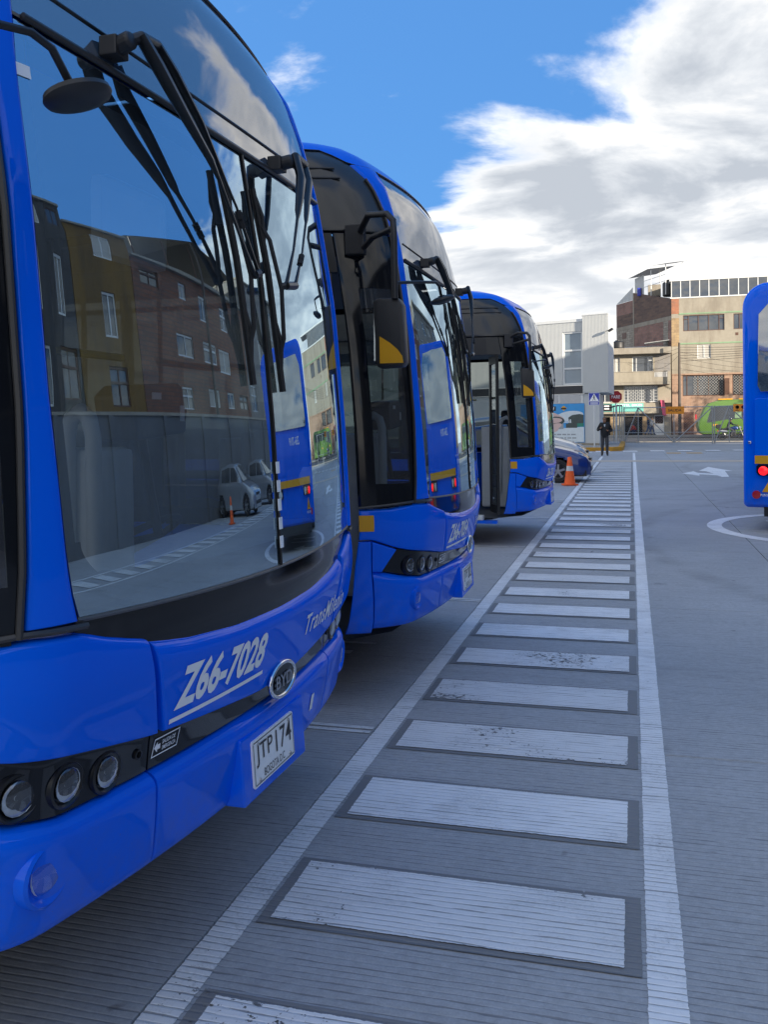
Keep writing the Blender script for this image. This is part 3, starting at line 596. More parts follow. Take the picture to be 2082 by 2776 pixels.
        sur = sur.build('corner_window', 'gloss_black', bus, 40)
        patch(g(lambda a, b: (lerp(1.325, 1.112, a), lerp(1.262, 2.36, b))), 6, 8, -.006, (0, 0, 0, 0), .004).build('pane', 'side_glass', sur, 40)
        # dark cheek above the windows
        patch(g(lambda a, b: (lerp(u_at(-9.9), UL(lerp(2.684, 3.175, b))+.003, a), lerp(2.684, 3.175, b))), 40, 16, -.002, (.004, .008, .006, .006), .03).build('upper_panel', 'upper_dark', bus, 40)
        if sg < 0:
            for zz in (2.99, 3.05): MB().tube([SO(sg*u, zz, .004) for u in (1.28, 1.6, 2.0)], .007, 6, 1).build('vent_rib', 'satin_black', bus)
        # flank behind the doorway
        u_w = [2.0+.0, 3.2]
        lowf = MB()
        u0 = DOOR1 if sg < 0 else DOOR0+.004
        for x0, x1 in ((None, -2.05), (-3.15, -7.75), (-8.85, -10.5)):
            ua = u0 if x0 is None else u_at(x0)
            patch(g(lambda a, b, ua=ua, x1=x1: (lerp(ua, u_at(x1), a), lerp(.34, 1.118, b))), 8, 6, 0, (.004, .004, .02, .004), .03, lowf)
        for x0, x1 in ((-2.05, -3.15), (-7.75, -8.85)):
            patch(g(lambda a, b, x0=x0, x1=x1: (lerp(u_at(x0), u_at(x1), a), lerp(.34+math.sqrt(max(0, 1-(2*a-1)**2))*.62, 1.118, b))), 20, 4, 0, (0, 0, .006, .004), .03, lowf)
        lowf.build('flank_panel', 'bus_blue', bus, 40)
        x = -1.95 if sg < 0 else -.78
        x = (PCX-(u0-UC))
        while x > -10.2:
            x1 = max(x-1.35, -10.45)
            wf = MB()
            for ub0, ub1, zb0, zb1 in ((x, x-.05, 1.125, 2.676), (x1+.05, x1+.002, 1.125, 2.676), (x-.05, x1+.05, 1.125, 1.2), (x-.05, x1+.05, 2.52, 2.676)):
                patch(g(lambda a, b: (lerp(u_at(ub0), u_at(ub1), a), lerp(zb0, zb1, b))), 3, 3, -.004, (0,)*4, .01, wf)
            wf = wf.build('side_window', 'gloss_black', bus)
            patch(g(lambda a, b, x=x, x1=x1: (lerp(u_at(x-.05), u_at(x1+.05), a), lerp(1.2, 2.52, b))), 4, 4, -.006, (0,)*4, .004).build('pane', 'side_glass', wf)
            x = x1
        # wheels
        for xw in (-2.6, -8.3):
            w = MB().lathe([(.30, .14), (.44, .145), (.485, .10), (.485, -.10), (.44, -.145), (.30, -.14)], (xw, sg*1.10, .485), (0, sg, 0), 32, False).build('wheel', 'rubber', bus, 40)
            MB().lathe([(.30, .11), (.27, .13), (.25, .06), (.12, .05), (.11, .12), (.001, .13)], (xw, sg*1.10, .485), (0, sg, 0), 28, False).build('rim', 'brushed', w, 40)
        # mirrors (door side only)
        if sg > 0: continue
        def m(x, y, z): return (x, -sg*y if sg > 0 else y, z)
        mr = MB().obox(SO(sg*1.30, 2.62, .03), (.055, 0, 0), (0, .03, 0), (0, 0, .085)).build('mirror_hinge', 'dark_plastic', bus, bevel=.008)
        h0 = SO(sg*1.27, 2.66, .05); h1 = SO(sg*1.27, 2.57, .05)
        MB().tube([h0, m(-.30, -1.50, 2.69), m(-.19, -1.535, 2.68), m(-.155, -1.55, 2.64), m(-.15, -1.555, 2.55), m(-.15, -1.55, 2.24)], .018, 10).build('arm', 'dark_plastic', mr, 50)
        MB().tube([h1, m(-.28, -1.49, 2.575), m(-.152, -1.553, 2.60)], .016, 10).build('arm', 'dark_plastic', mr, 50)
        MB().tube([m(-.15, -1.555, 2.32), m(-.06, -1.38, 2.345), m(.0, -1.215, 2.365), m(.006, -1.16, 2.355), m(.008, -1.10, 2.30)], .0085, 8).build('arm', 'dark_plastic', mr, 50)
        hd = MB().prism([(-.085, -.18), (-.07, -.2), (.08, -.195), (.10, -.17), (.085, .14), (.06, .18), (-.08, .185), (-.10, .16)], lambda a, b, d: Vector(m(-.185+a*.86, -1.50+d, 2.075+b*.95)), -.045, .05).build('mirror', 'dark_plastic', bus, 40, bevel=.018)
        MB().add([m(-.235, -1.5475, 2.01), m(-.235, -1.5475, 1.91), m(-.11, -1.5475, 1.91), m(-.115, -1.5475, 1.945), m(-.14, -1.5475, 1.98), m(-.18, -1.5475, 2.015), m(-.235, -1.5475, 2.05)], [(0, 1, 2, 3, 4, 5, 6)]).build('marker_patch', 'yellow_vinyl', hd)
        MB().obox(m(-.266, -1.497, 2.075), (.004, 0, 0), (0, .034, 0), (0, 0, .15)).build('mirror_glass', 'chrome', hd)
        ax = Vector(m(-.25, -.10, .95)).normalized()
        dm = MB().lathe([(.001, .018), (.04, .016), (.068, .006), (.071, -.004), (.066, -.012), (.03, -.024), (.001, -.028)], m(.010, -1.085, 2.288), ax, 28).build('round_mirror', 'dark_plastic', bus, 45)
        MB().lathe([(.02, .014), (.02, .022), (.001, .022)], m(.010, -1.085, 2.288), ax, 12).build('mount', 'satin_black', dm)
    # single pieces across the front
    MB().tube([SO(0, z, -.004) for z in [1.15+1.34*i/20 for i in range(21)]], .0045, 6, 1).build('windscreen_divider', 'satin_black', bus, 50)
    patch(lambda a, b: (lerp(-.006, .006, a), lerp(1.16, 2.49, b)), 2, 20, -.006, (0,)*4, .01).build('divider_strip', 'satin_black', bus)
    patch(lambda a, b: (lerp(-.945, .945, a), lerp(lip(lerp(-.945, .945, a))-.03, trimz(lerp(-.945, .945, a)), b)), 44, 6, -.022, (0,)*4, .01).build('lower_screen_panel', 'gloss_black', bus, 40)
    MB().tube([SO(u, trimz(u), -.010) for u in [-.95+1.9*i/44 for i in range(45)]], .006, 6).build('trim_strip', 'trim_grey', bus, 50)
    MB().tube([SO(u, barz(u), -.002) for u in [-.95+1.9*i/44 for i in range(45)]], .0095, 8).build('header_bar', 'trim_dark', bus, 50)
    MB().tube([SO(u, bar2z(u), -.005) for u in [-.92+1.84*i/44 for i in range(45)]], .005, 6).build('display_seam', 'satin_black', bus, 50)
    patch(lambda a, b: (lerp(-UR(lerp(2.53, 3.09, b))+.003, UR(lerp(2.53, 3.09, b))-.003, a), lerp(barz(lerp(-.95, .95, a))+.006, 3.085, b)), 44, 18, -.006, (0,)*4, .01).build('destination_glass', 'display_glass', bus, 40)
    MB().tube([SO(u, 3.087, -.002) for u in [-.895+1.79*i/44 for i in range(45)]], .007, 6).build('display_seam', 'satin_black', bus, 50)
    # roof: front brow and top
    us = [u_at(-10.5)*-1]+[-u_at(-8+i) for i in range(0, 7)]+[-1.9+3.8*i/72 for i in range(73)]+[u_at(-2+(-i)) for i in range(0, 7)]+[u_at(-10.5)]
    us = sorted(set(round(q, 4) for q in us)); zt = [0, .2, .4, .6, .75, .87, .95, 1.0]
    rf = MB(); rows = [[SO(u, lerp(capz(u)+.002, 3.34, b), .002) for u in us] for b in zt]
    rf.grid(rows)
    top = rows[-1]; n = len(top); half = n//2
    cols = [[Vector(top[i]).lerp(Vector(top[n-1-i]), k/8)+Vector((0, 0, .03*math.sin(math.pi*k/8)*min(1, i/20))) for k in range(9)] for i in range(half+1)]
    rf.grid(cols, True)
    rf.build('roof', 'bus_blue', bus, 50)
    MB().tube([SO(u, capz(u), .0) for u in us if abs(u) < 2.6], .004, 5).build('roof_seam', 'satin_black', bus)
    MB().box(-9.5, -.85, 3.33, -4.2, .85, 3.40).build('battery_cover', 'bus_blue', bus, bevel=.03)
    bk = MB(); zz = [.34+3.0*i/24 for i in range(25)]
    bk.grid([[S(-u_at(-10.5), z).lerp(S(u_at(-10.5), z), k/8)+Vector((-.12*math.sin(math.pi*k/8), 0, 0)) for k in range(9)] for z in zz], True); bk.build('rear_panel', 'bus_blue', bus, 40)
    # centre of mask, strip and bumper
    jt = lambda z: lerp(.637, .717, (z-.80)/.28)
    def mk(a, b):
        zg = lerp(.79, 1.08, b); ue = jt(zg)-.004; u = lerp(-ue, ue, a); return (u, lerp(ltop(u)+.004, lip(u), b))
    patch(mk, 44, 14, .0, (.010, .010, .012, .050), .06).build('front_mask', 'bus_blue', bus, 40)
    patch(lambda a, b: (lerp(-.652, .652, a), lerp(lbot(lerp(-.652, .652, a))+.002, ltop(lerp(-.652, .652, a))-.002, b)), 36, 4, -.03, (.002,)*4, .02).build('grille_strip', 'gloss_black', bus, 40)
    patch(lambda a, b: (lerp(-.612, .612, a)*lerp(1, 1.05, b), lerp(.43, lbot(lerp(-.65, .65, a))-.004, b)), 40, 12, .002, (.008, .008, .05, .045), .06).build('bumper_centre', 'bus_blue', bus, 40)
    br = MB(); xf = S(0, .55).x
    br.add([(xf+.034, -.245, .455), (xf+.034, .245, .455), (xf+.022, .245, .655), (xf+.022, -.245, .655), (xf-.16, -.245, .455), (xf-.16, .245, .455), (xf-.05, .245, .665), (xf-.05, -.245, .665)], [(0, 1, 2, 3), (1, 5, 6, 2), (4, 0, 3, 7), (4, 5, 1, 0), (3, 2, 6, 7)])
    br.build('plate_bracket', 'bus_blue', bus, bevel=.006)
    # badge
    bc_ = SO(.03, .772, .008); bn = SN(.03, .772); bd = empty('badge'); bd.parent = bus
    def bpt(a, b, d): return bc_+Vector((0, a, 0))+Vector((0, 0, b))+bn*d
    T_ = 48; rg = MB(); rows = []
    for k in range(T_+1):
        t = 2*math.pi*k/T_; rows.append([bpt((.100+q*math.cos(w))*math.cos(t), (.053+q*math.cos(w))*math.sin(t), .004+q*math.sin(w)) for q, w in [(.0075, i*math.pi/4) for i in range(9)]])
    rg.grid(rows); rg.build('badge_ring', 'chrome', bd, 60, recalc=True)
    MB().add([bpt(.100*math.cos(2*math.pi*k/T_), .053*math.sin(2*math.pi*k/T_), .004) for k in range(T_)]+[bpt(0, 0, .008)], [(k, (k+1) % T_, T_) for k in range(T_)]).build('badge_field', 'gloss_black', bd)
    V, F = text2d('BYD', .042, .13, 0, .012)
    MB().add([bpt(a-.065, b-.021, .011) for a, b in V], F).build('badge_letters', 'brushed', bd)
    # lettering on the mask (right-hand side word), emergency exit sticker, towing symbol
    V, F = text2d('TransMilenio', .070, .57, .30, .014, 1.15)
    MB().add([SO(.225+a, .868+b+.0*a, .0025) for a, b in V], F).build('lettering', 'white_vinyl', bus)
    stk = MB()
    for a0, b0, a1, b1 in ((0, 0, .11, .003), (0, .042, .11, .045), (0, .003, .003, .042), (.107, .003, .11, .042)):
        stk.add([SO(-.645+a+.012*(b/.045), .738+b, -.0275) for a, b in ((a0, b0), (a1, b0), (a1, b1), (a0, b1))], [(0, 1, 2, 3)])
    stk.add([SO(-.645+a, .738+b, -.0275) for a, b in ((.010, .0225), (.024, .036), (.024, .029), (.036, .029), (.036, .016), (.024, .016), (.024, .009))], [tuple(range(7))])
    for s_, yy in (('SALIDA DE', .025), ('EMERGENCIA', .009)):
        V, F = text2d(s_, .011, .058, .2, .01); stk.add([SO(-.645+.044+a, .738+yy+b, -.0275) for a, b in V], F)
    stk.build('exit_sticker', 'white_vinyl', bus)
    MB().add([SO(.40+a, .545+b, .005) for a, b in ((0, 0), (.035, 0), (.035, .06), (0, .06))], [(0, 1, 2, 3)]).build('tow_sticker', 'white_vinyl', bus)
    # small inspection stickers up the divider
    for k, z in enumerate((1.205, 1.265, 1.325, 1.385, 1.445)):
        patch(lambda a, b, z=z: (lerp(-.010, .013, a), lerp(z, z+.038, b)), 1, 1, .0025, (0,)*4, .003).build('inspection_sticker', ('white_vinyl', 'plate_white')[k % 2], bus)
    patch(lambda a, b: (lerp(-.985, -.945, a), lerp(2.40, 2.43, b)), 1, 1, -.0055, (0,)*4, 0).build('inspection_sticker', 'white_vinyl', bus)
    # wipers
    def wpts(L_): return [SO(u, z, o) for u, z, o in L_]
    def wiper(pivot, armA, armB, top, bot, car):
        w = empty('wiper'); w.parent = bus
        pv = MB(); pv.obox(SO(*pivot, .02), (.025, 0, 0), (0, .03, 0), (0, 0, .025)); pv.lathe([(.024, -.03), (.024, .045), (.018, .052), (.001, .054)], SO(*pivot, .03), SN(*pivot), 16); pv.tube([SO(pivot[0]-.0, pivot[1], .06), wpts(armA)[0], wpts(armB)[0]], .016, 8); pv.build('pivot', 'dark_plastic', w, bevel=.004)
        n = len(armA)
        MB().tube(wpts(armA), [.026, .028, .022, .016, .008, .0065, .010][:n], 8, .55).build('arm', 'satin_black', w, 50)
        MB().tube(wpts(armB), [.020, .022, .018, .013, .007, .0055, .009][:n], 8, .55).build('arm', 'satin_black', w, 50)
        for t in (.62, .75): MB().lathe([(.011, -.012), (.011, .012)], Vector(wpts(armB)[-2]).lerp(Vector(wpts(armB)[-1]), t-.5), Vector(wpts(armB)[-1])-Vector(wpts(armB)[-2]), 8).build('hose_clip', 'rubber', w)
        cb = MB(); a, b = wpts(armA)[-1], wpts(armB)[-1]; cb.tube([a, b], .014, 8); cb.tube([a, SO(*car, .045)], .012, 8); cb.build('carrier', 'satin_black', w)
        bl = MB(); L0, L1 = top, bot
        P = lambda t, o: SO(lerp(L0[0], L1[0], t), lerp(L0[1], L1[1], t), o)
        bl.tube([P(t/12, .012) for t in range(13)], .0075, 6)
        bl.tube([P(.18, .014), P(.26, .035), P(.5, .048), P(.74, .035), P(.82, .014)], .0075, 6)
        for c0 in (.12, .74): bl.tube([P(c0-.08, .014), P(c0+.02, .026), P(c0+.14, .014)], .006, 6)
        bl.build('blade', 'rubber', w, 50)
        MB().tube([P(t/12, .0) for t in range(13)], .004, 4).build('rubber_edge', 'rubber', w)
    wiper((-.672, 2.565), [(-.637, 2.582, .085), (-.604, 2.52, .095), (-.49, 2.41, .09), (-.40, 2.335, .085), (-.355, 2.285, .08), (-.266, 2.147, .07), (-.181, 2.052, .06)],
          [(-.546, 2.598, .07), (-.509, 2.538, .08), (-.416, 2.436, .08), (-.335, 2.322, .075), (-.315, 2.30, .075), (-.26, 2.235, .07), (-.155, 2.062, .06)], (-.215, 2.38), (-.151, 1.725), (-.17, 2.055))
    wiper((.262, 2.515), [(.286, 2.535, .085), (.275, 2.455, .095), (.232, 2.37, .09), (.205, 2.32, .085), (.19, 2.295, .085), (.124, 2.173, .075), (.052, 2.052, .06)],
          [(.462, 2.555, .07), (.44, 2.49, .08), (.37, 2.39, .075), (.325, 2.325, .075), (.312, 2.305, .075), (.223, 2.179, .07), (.137, 2.064, .06)], (.010, 2.37), (.071, 1.71), (.045, 2.05))
    # underside, floor, ceiling
    MB().prism([(-10.4, -1.1), (-1.2, -1.1), (-.75, -.8), (-.6, 0), (-.75, .8), (-1.2, 1.1), (-10.4, 1.1)], lambda a, b, d: (a, b, d), .30, .36).build('underbody', 'satin_black', bus)
    MB().add([(-10.4, -1.24, .37), (-.62, -1.24, .37), (-.35, -.9, .37), (-.26, 0, .37), (-.35, .9, .37), (-.62, 1.24, .37), (-10.4, 1.24, .37)], [tuple(range(7))]).build('floor', 'floor_lino', bus)
    MB().add([(-10.4, -1.22, 2.56), (-.70, -1.22, 2.56), (-.45, -.9, 2.56), (-.40, 0, 2.56), (-.45, .9, 2.56), (-.70, 1.22, 2.56), (-10.4, 1.22, 2.56)], [tuple(range(6, -1, -1))]).build('ceiling', 'grey_plastic', bus)
    MB().box(-2.05, -1.285, .34, -.80, -1.15, .40).build('door_step', 'white_panel', bus, bevel=.01)
    MB().box(-2.05, -1.288, .30, -.62, -1.2, .338).build('sill', 'bus_blue', bus)
    # open doorway: header and folded leaf
    patch(lambda a, b: (lerp(-DOOR1, -DOOR0-.004, a), lerp(2.45, 2.672, b)), 6, 3, -.006, (0,)*4, .05).build('door_header', 'satin_black', bus)
    for k, (x, y) in enumerate(((-.60, -1.26), (-1.86, -1.26))):
        lf = MB(); q0 = Vector((x, y, 0)); dr = Vector((-.16, .42, 0)) if k == 0 else Vector((.14, .42, 0)); e = dr.normalized()
        for a0, a1, z0, z1 in ((0, .10, .42, 2.44), (.88, 1, .42, 2.44), (.10, .88, .42, .52), (.10, .88, 2.34, 2.44)):
            lf.obox(q0+dr*((a0+a1)/2)+Vector((0, 0, (z0+z1)/2)), dr*((a1-a0)/2), Vector((-e.y, e.x, 0))*.018, (0, 0, (z1-z0)/2))
        lf = lf.build('door_leaf', 'satin_black', bus)
        MB().obox(q0+dr*.49+Vector((0, 0, 1.43)), dr*.39, Vector((-e.y, e.x, 0))*.004, (0, 0, .91)).build('pane', 'side_glass', lf)
    # interior seen through the glass
    ds = MB(); us2 = [-.72+1.75*i/24 for i in range(25)]
    ds.grid([[S(u, .95)+Vector((-.05, 0, 0)) for u in us2], [S(u, 1.0)+Vector((-.055, 0, .05+.06*math.sin((u+.72)*1.2))) for u in us2], [S(u, 1.0)+Vector((-.20, 0, .12+.08*math.sin((u+.72)*1.2))) for u in us2], [S(u, 1.0)+Vector((-.45, 0, .10+.08*math.sin((u+.72)*1.2))) for u in us2], [S(u, .5)+Vector((-.47, 0, -.1)) for u in us2]])
    ds.build('dashboard', 'grey_plastic', bus, 60)
    MB().tube([(-.58, -.19, .6), (-.58, -.19, 1.57), (-.60, -.18, 1.63), (-.65, -.15, 1.655), (-.71, -.12, 1.63), (-.74, -.10, 1.57), (-.76, -.09, .6)], .027, 10).build('grab_rail', 'white_panel', bus, 50)
    MB().box(-1.02, -.08, .4, -.62, .12, 1.53).build('cash_cabinet', 'white_panel', bus, bevel=.03)
    fm = MB().prism([(0, 0), (.28, .03), (.30, .22), (.24, .27), (.03, .25), (-.02, .2)], lambda a, b, d: (-.60-d, .10+a*1.25, 1.55+b*.8), 0, .16).build('fare_reader', 'dark_plastic', bus, bevel=.012)
    MB().tube([(-.68, .26, 1.56), (-.66, .28, 1.36), (-.64, .3, 1.2)], .018, 8).build('stalk', 'satin_black', fm)
    MB().box(-.599, .20, 1.70, -.595, .26, 1.725).build('notice', 'white_vinyl', fm); MB().box(-.599, .40, 1.62, -.595, .43, 1.68).build('notice', 'white_vinyl', fm)
    MB().tube([(-1.3, -1.1, 1.93), (-1.3, 1.1, 1.93)], .018, 8).build('handrail', 'yellow_rail', bus)
    for y in (-.62, .3): MB().tube([(-2.3, y, .4), (-2.3, y, 2.55)], .018, 8).build('stanchion', 'yellow_rail', bus)
    st = MB(); st.box(-1.75, .35, .62, -1.25, .90, .80); st.box(-1.85, .35, .80, -1.72, .90, 1.55); st.box(-1.84, .48, 1.56, -1.74, .77, 1.78); st.build('driver_seat', 'seat_fabric', bus, bevel=.04)
    tr = MB(); tr.lathe([(.21+.015*math.cos(a*math.pi/4), .015*math.sin(a*math.pi/4)) for a in range(9)], (-.95, .62, 1.12), (-.5, 0, .87), 28, False); tr.obox((-.95, .62, 1.12), (.02, 0, .012), (0, .2, 0), (-.004, 0, .008)); tr.build('steering_wheel', 'rubber', bus, 60)
    for row in range(4):
        for y0 in (-1.1, .35):
            s_ = MB(); x = -3.6-1.2*row; s_.box(x-.4, y0, .75, x, y0+.75, .85); s_.box(x-.46, y0, .85, x-.38, y0+.75, 1.45); s_.build('passenger_seat', 'seat_fabric', bus, bevel=.03)
    for sg in (-1, 1): MB().box(-10.3, sg*1.2-.02, .4, -3.2, sg*1.2+.02, 1.1).build('side_lining', 'pale_grey', bus)
    MB().box(-1.98, .25, .42, -1.92, 1.15, 1.5).build('cab_partition', 'pale_grey', bus, bevel=.02)
    cm = MB().lathe([(.001, .03), (.03, .028), (.045, .01), (.045, -.02), (.02, -.035)], SO(.50, 1.40, -.06), SN(.5, 1.4), 20).build('cab_camera', 'white_panel', bus, 60)
    MB().lathe([(.001, .045), (.018, .04), (.022, .03), (.022, .02)], SO(.50, 1.40, -.06), SN(.5, 1.4), 14).build('lens', 'gloss_black', cm, 50)
    vis = MB().box(-.42, -.43, 2.10, -.37, -.06, 2.34).build('inner_mirror', 'pale_grey', bus, bevel=.04)
    return bus
def livery(bus, number, plate, city='BOGOTA D.C'):
    V, F = text2d(number, .118, .49, .30, .034, 1.0)
    mb = MB().add([SO(-.612+a, .858+b*(1-.10*a/.49)-.0*a, .0025) for a, b in V], F)
    nm = mb.build('fleet_number', 'white_vinyl', bus)
    patch(lambda a, b: (lerp(-.625, -.125, a), lerp(.829, .841, b)), 16, 1, .0025, (0,)*4, 0).build('underline', 'white_vinyl', nm)
    xf = S(0, .55).x
    def pp(a, b, d): t = (b+.075)/.15; return Vector((xf+.0335-.012*(b+.11)/.2+d, a-.025, .560+b))
    lp = MB().prism([(-.155, -.072), (.155, -.072), (.16, -.066), (.16, .066), (.155, .072), (-.155, .072), (-.16, .066), (-.16, -.066)], lambda a, b, d: pp(a, b, d), .001, .007).build('licence_plate', 'plate_white', bus)
    pa, pb = plate.split(); flat_text(pa, .070, lambda a, b: pp(a-.138, b-.016, .0085), 'black_vinyl', lp, 'plate_letters', .125, 0, .004); flat_text(pb, .070, lambda a, b: pp(a+.012, b-.016, .0085), 'black_vinyl', lp, 'plate_digits', .126, 0, .004)
    flat_text(city, .024, lambda a, b: pp(a-.085, b-.056, .0085), 'black_vinyl', lp, 'plate_city', .16, 0, 0.0)
    rim = MB()
    for a0, b0, a1, b1 in ((-.152, -.066, .152, -.063), (-.152, .063, .152, .066), (-.155, -.062, -.152, .062), (.152, -.062, .155, .062)): rim.add([pp(a, b, .0084) for a, b in ((a0, b0), (a1, b0), (a1, b1), (a0, b1))], [(0, 1, 2, 3)])
    rim.build('plate_border', 'black_vinyl', lp)
    for a, b in ((-.12, .055), (.12, .055), (-.12, -.055), (.12, -.055)): MB().lathe([(.006, .007), (.005, .011), (.001, .012)], pp(a, b, 0), (1, 0, 0), 10).build('bolt', 'brushed', lp)
bus0 = make_bus()
POSE = [((-1.084, 2.724, 0), -.0218, 'Z66-7028', 'JTP 174', 'nearest blue bus, number Z66-7028, cropped by the left edge'),
        ((-1.043, 6.05, 0), .0159, 'Z66-7054', 'JTP 202', 'middle blue bus, number Z66-7054, with yellow-cornered black mirror'),
        ((-1.03, 12.7, 0), -.009, 'Z66-7030', 'JTP 176', 'farthest blue bus of the row, door open, beside the traffic cone')]
busses = []
for i in range(3): busses.append(bus0 if i == 0 else copy_tree(bus0))
for b, (loc, rz, num, plt, lab) in zip(busses, POSE):
    b.location = loc; b.rotation_euler = (0, 0, rz); livery(b, num, plt)
    tag(b, lab, 'bus', 'blue buses parked nose-on to the walkway')

# ------------------------------------------------------------------ buildings across the street
def facade_root(name, x, y, rz, label, cat='building'):
    return tag(empty(name, (x, y, 0), rz), label, cat)
# weathered four-storey block: facade facing the yard, skewed party wall running back
bb = facade_root('apartment_block', 3.63, 88, 0, 'weathered beige four-storey block with glazed top floor and brick party wall')
ho = [(1.02, 9.67, 4.62, 11.13), (5.39, 9.70, 7.6, 11.12), (2.24, 7.13, 3.42, 8.39), (9.6, 9.7, 12, 11.12), (.94, 3.69, 4.58, 5.59), (5.26, 3.69, 8.0, 5.6), (10.2, 7.13, 11.4, 8.39), (.92, .13, 1.5, 2.0)]
mb = MB(); wall(mb, .66, 16, 5.69, 12.72, [h for h in ho if h[1] > 5.7]); mb.build('wall', 'beige_render', bb)
mb = MB(); wall(mb, .66, 16, 0, 5.69, [h for h in ho if h[1] < 5.7 and h[1] > 1]); mb.build('stone_facing', 'stone_pink', bb)
MB().box(.0, -.03, 0, .655, .3, 5.69).build('column', 'stone_pink', bb); MB().box(.0, -.03, 5.70, .655, .3, 8.3).build('column', 'cream_render', bb); MB().box(.0, -.04, 8.31, .655, .3, 10.9).build('column', 'block_sand', bb); MB().box(.0, -.03, 10.91, .655, .3, 11.3).build('column', 'slab_concrete', bb); MB().box(.0, -.045, 11.31, .655, .3, 12.7).build('column', 'brick_red', bb)
for z in (11.22, 8.46): MB().box(.66, -.05, z, 16, -.002, z+.13).build('band', 'mint', bb)
MB().box(-.02, -.09, 5.62, 16, -.002, 5.76).build('band', 'stone_pink', bb)
MB().box(.0, .31, 0, 16, 9, 12.70).build('core', 'interior_dark', bb)
W1 = ('window_glass', 'window_glass', 'interior_dark')
window(bb, *ho[0], xs=(1.49, 2.36, 3.26, 4.16), zs=(), frame='frame_brown', bar=.06); MB().box(1.05, .055, 10.75, 1.46, .118, 10.80).build('transom', 'frame_brown', bb); MB().box(4.2, .055, 10.75, 4.6, .118, 10.80).build('transom', 'frame_brown', bb)
MB().box(2.1, .136, 9.75, 2.34, .15, 11.05).build('curtain', 'block_sand', bb)
window(bb, *ho[1], xs=(5.9, 6.75), frame='frame_brown', bar=.06); window(bb, *ho[3], xs=(10.4, 11.2), frame='frame_brown', bar=.06)
window(bb, *ho[2], xs=(2.83,), bar=.07, panes='curtain'); window(bb, *ho[6], xs=(10.8,), bar=.07, panes='curtain')
def lattice(root, x0, z0, x1, z1, y, step=.24, mat='window_white', r=.012):
    mb = MB(); w, h = x1-x0, z1-z0; n = int((w+h)/step)+1
    for k in range(1, n):
        s = k*step
        a0 = (x0+min(s, w), z0+max(0, s-w)); a1 = (x0+max(0, s-h), z0+min(s, h)); mb.tube([(a0[0], y, a0[1]), (a1[0], y, a1[1])], r, 4)
        b0 = (x1-min(s, w), z0+max(0, s-w)); b1 = (x1-max(0, s-h), z0+min(s, h)); mb.tube([(b0[0], y, b0[1]), (b1[0], y, b1[1])], r, 4)
    return mb.build('grille', mat, root)
w = window(bb, *ho[4], xs=(1.33, 2.29, 3.22, 4.12), frame='frame_brown', bar=.07); lattice(w, 1.9, 3.76, 4.5, 5.52, .04, .26, 'curtain', .011)
MB().obox((4.78, -.30, 4.5), (.2, -.0, 0), (0, .02, 0), (0, 0, .75)).build('open_shutter', 'frame_brown', bb)
w = window(bb, *ho[5], xs=(5.9, 6.9), frame='frame_brown', bar=.07); lattice(w, 5.35, 3.76, 7.9, 5.52, .04, .26, 'curtain', .011)
MB().box(1.0, -.01, .13, 1.9, .05, 2.2).build('door', 'frame_brown', bb); MB().box(3.0, -.02, .2, 3.6, .03, 1.0).build('hatch', 'frame_brown', bb)
MB().box(5.55, -.012, 9.15, 5.8, .0, 9.4).build('vent', 'frame_brown', bb)
# glazed top floor
gz = MB(); gz.box(-.15, -.1, 14.32, 16, 4, 14.47); gz.box(-.1, -.06, 12.72, 16, .02, 12.82)
xs = [.02, .83, 1.65, 2.49, 3.30, 4.18, 5.0, 5.84, 6.67, 7.49, 8.3, 9.1, 9.9, 10.7, 11.5, 12.3]
for q in xs: gz.box(q-.035, -.05, 12.82, q+.035, .02, 14.32)
gz = gz.build('glazed_storey', 'window_white', bb)
for a, b in zip(xs[:-1], xs[1:]): MB().box(a+.04, -.02, 12.83, b-.04, -.008, 14.31).build('pane', 'window_glass', gz)
MB().box(.25, .3, 12.85, .6, .5, 13.3).build('red_chair', 'pink_sign', bb)
# party wall of brick, running back to the left
sd = Vector((-math.sin(R(27)), math.cos(R(27)), 0)); nd = Vector((-sd.y, sd.x, 0))
pw = MB()
def pwq(s0, s1, z0, z1, zt1=None, mat='brick_mauve', nm='party_wall', off=0.0):
    a = sd*s0+nd*off; b = sd*s1+nd*off; zt1 = z1 if zt1 is None else zt1
    c = a-nd*.15; d = b-nd*.15
    MB().add([(a.x, a.y, z0), (b.x, b.y, z0), (b.x, b.y, zt1), (a.x, a.y, z1), (c.x, c.y, z0), (d.x, d.y, z0), (d.x, d.y, zt1), (c.x, c.y, z1)], [(0, 1, 2, 3), (4, 7, 6, 5), (3, 2, 6, 7), (0, 3, 7, 4), (1, 5, 6, 2)]).build(nm, mat, bb)
pwq(.02, 7.4, 0, 10.75, 10.95, 'brick_mauve'); pwq(.02, 7.4, 11.17, 12.75, 14.3, 'brick_dark'); pwq(.0, 7.4, 10.76, 11.16, None, 'slab_concrete', 'tie_beam', .02); pwq(.6, 1.5, 8.2, 10.74, None, 'block_grey', 'party_wall', .015)
pwq(7.42, 11.2, 0, 10.76, None, 'block_grey'); pwq(7.42, 11.2, 11.17, 12.35, None, 'brick_dark'); pwq(7.42, 11.2, 12.36, 13.6, None, 'brick_mauve'); pwq(7.42, 11.2, 10.77, 11.16, None, 'slab_concrete', 'tie_beam', .02); pwq(7.3, 7.5, 0, 14.3, None, 'slab_concrete', 'pier', .03)
pwq(9.0, 9.9, 9.9, 10.5, None, 'frame_brown', 'vent', .03)
MB().add([(sd*7.5+Vector((0, 0, 13.62)))[:], (sd*11.2+Vector((0, 0, 13.62)))[:], (sd*7.5+Vector((0, 0, 14.9)))[:]], [(0, 1, 2)]).build('sheet_gable', 'sheet_pale', bb)
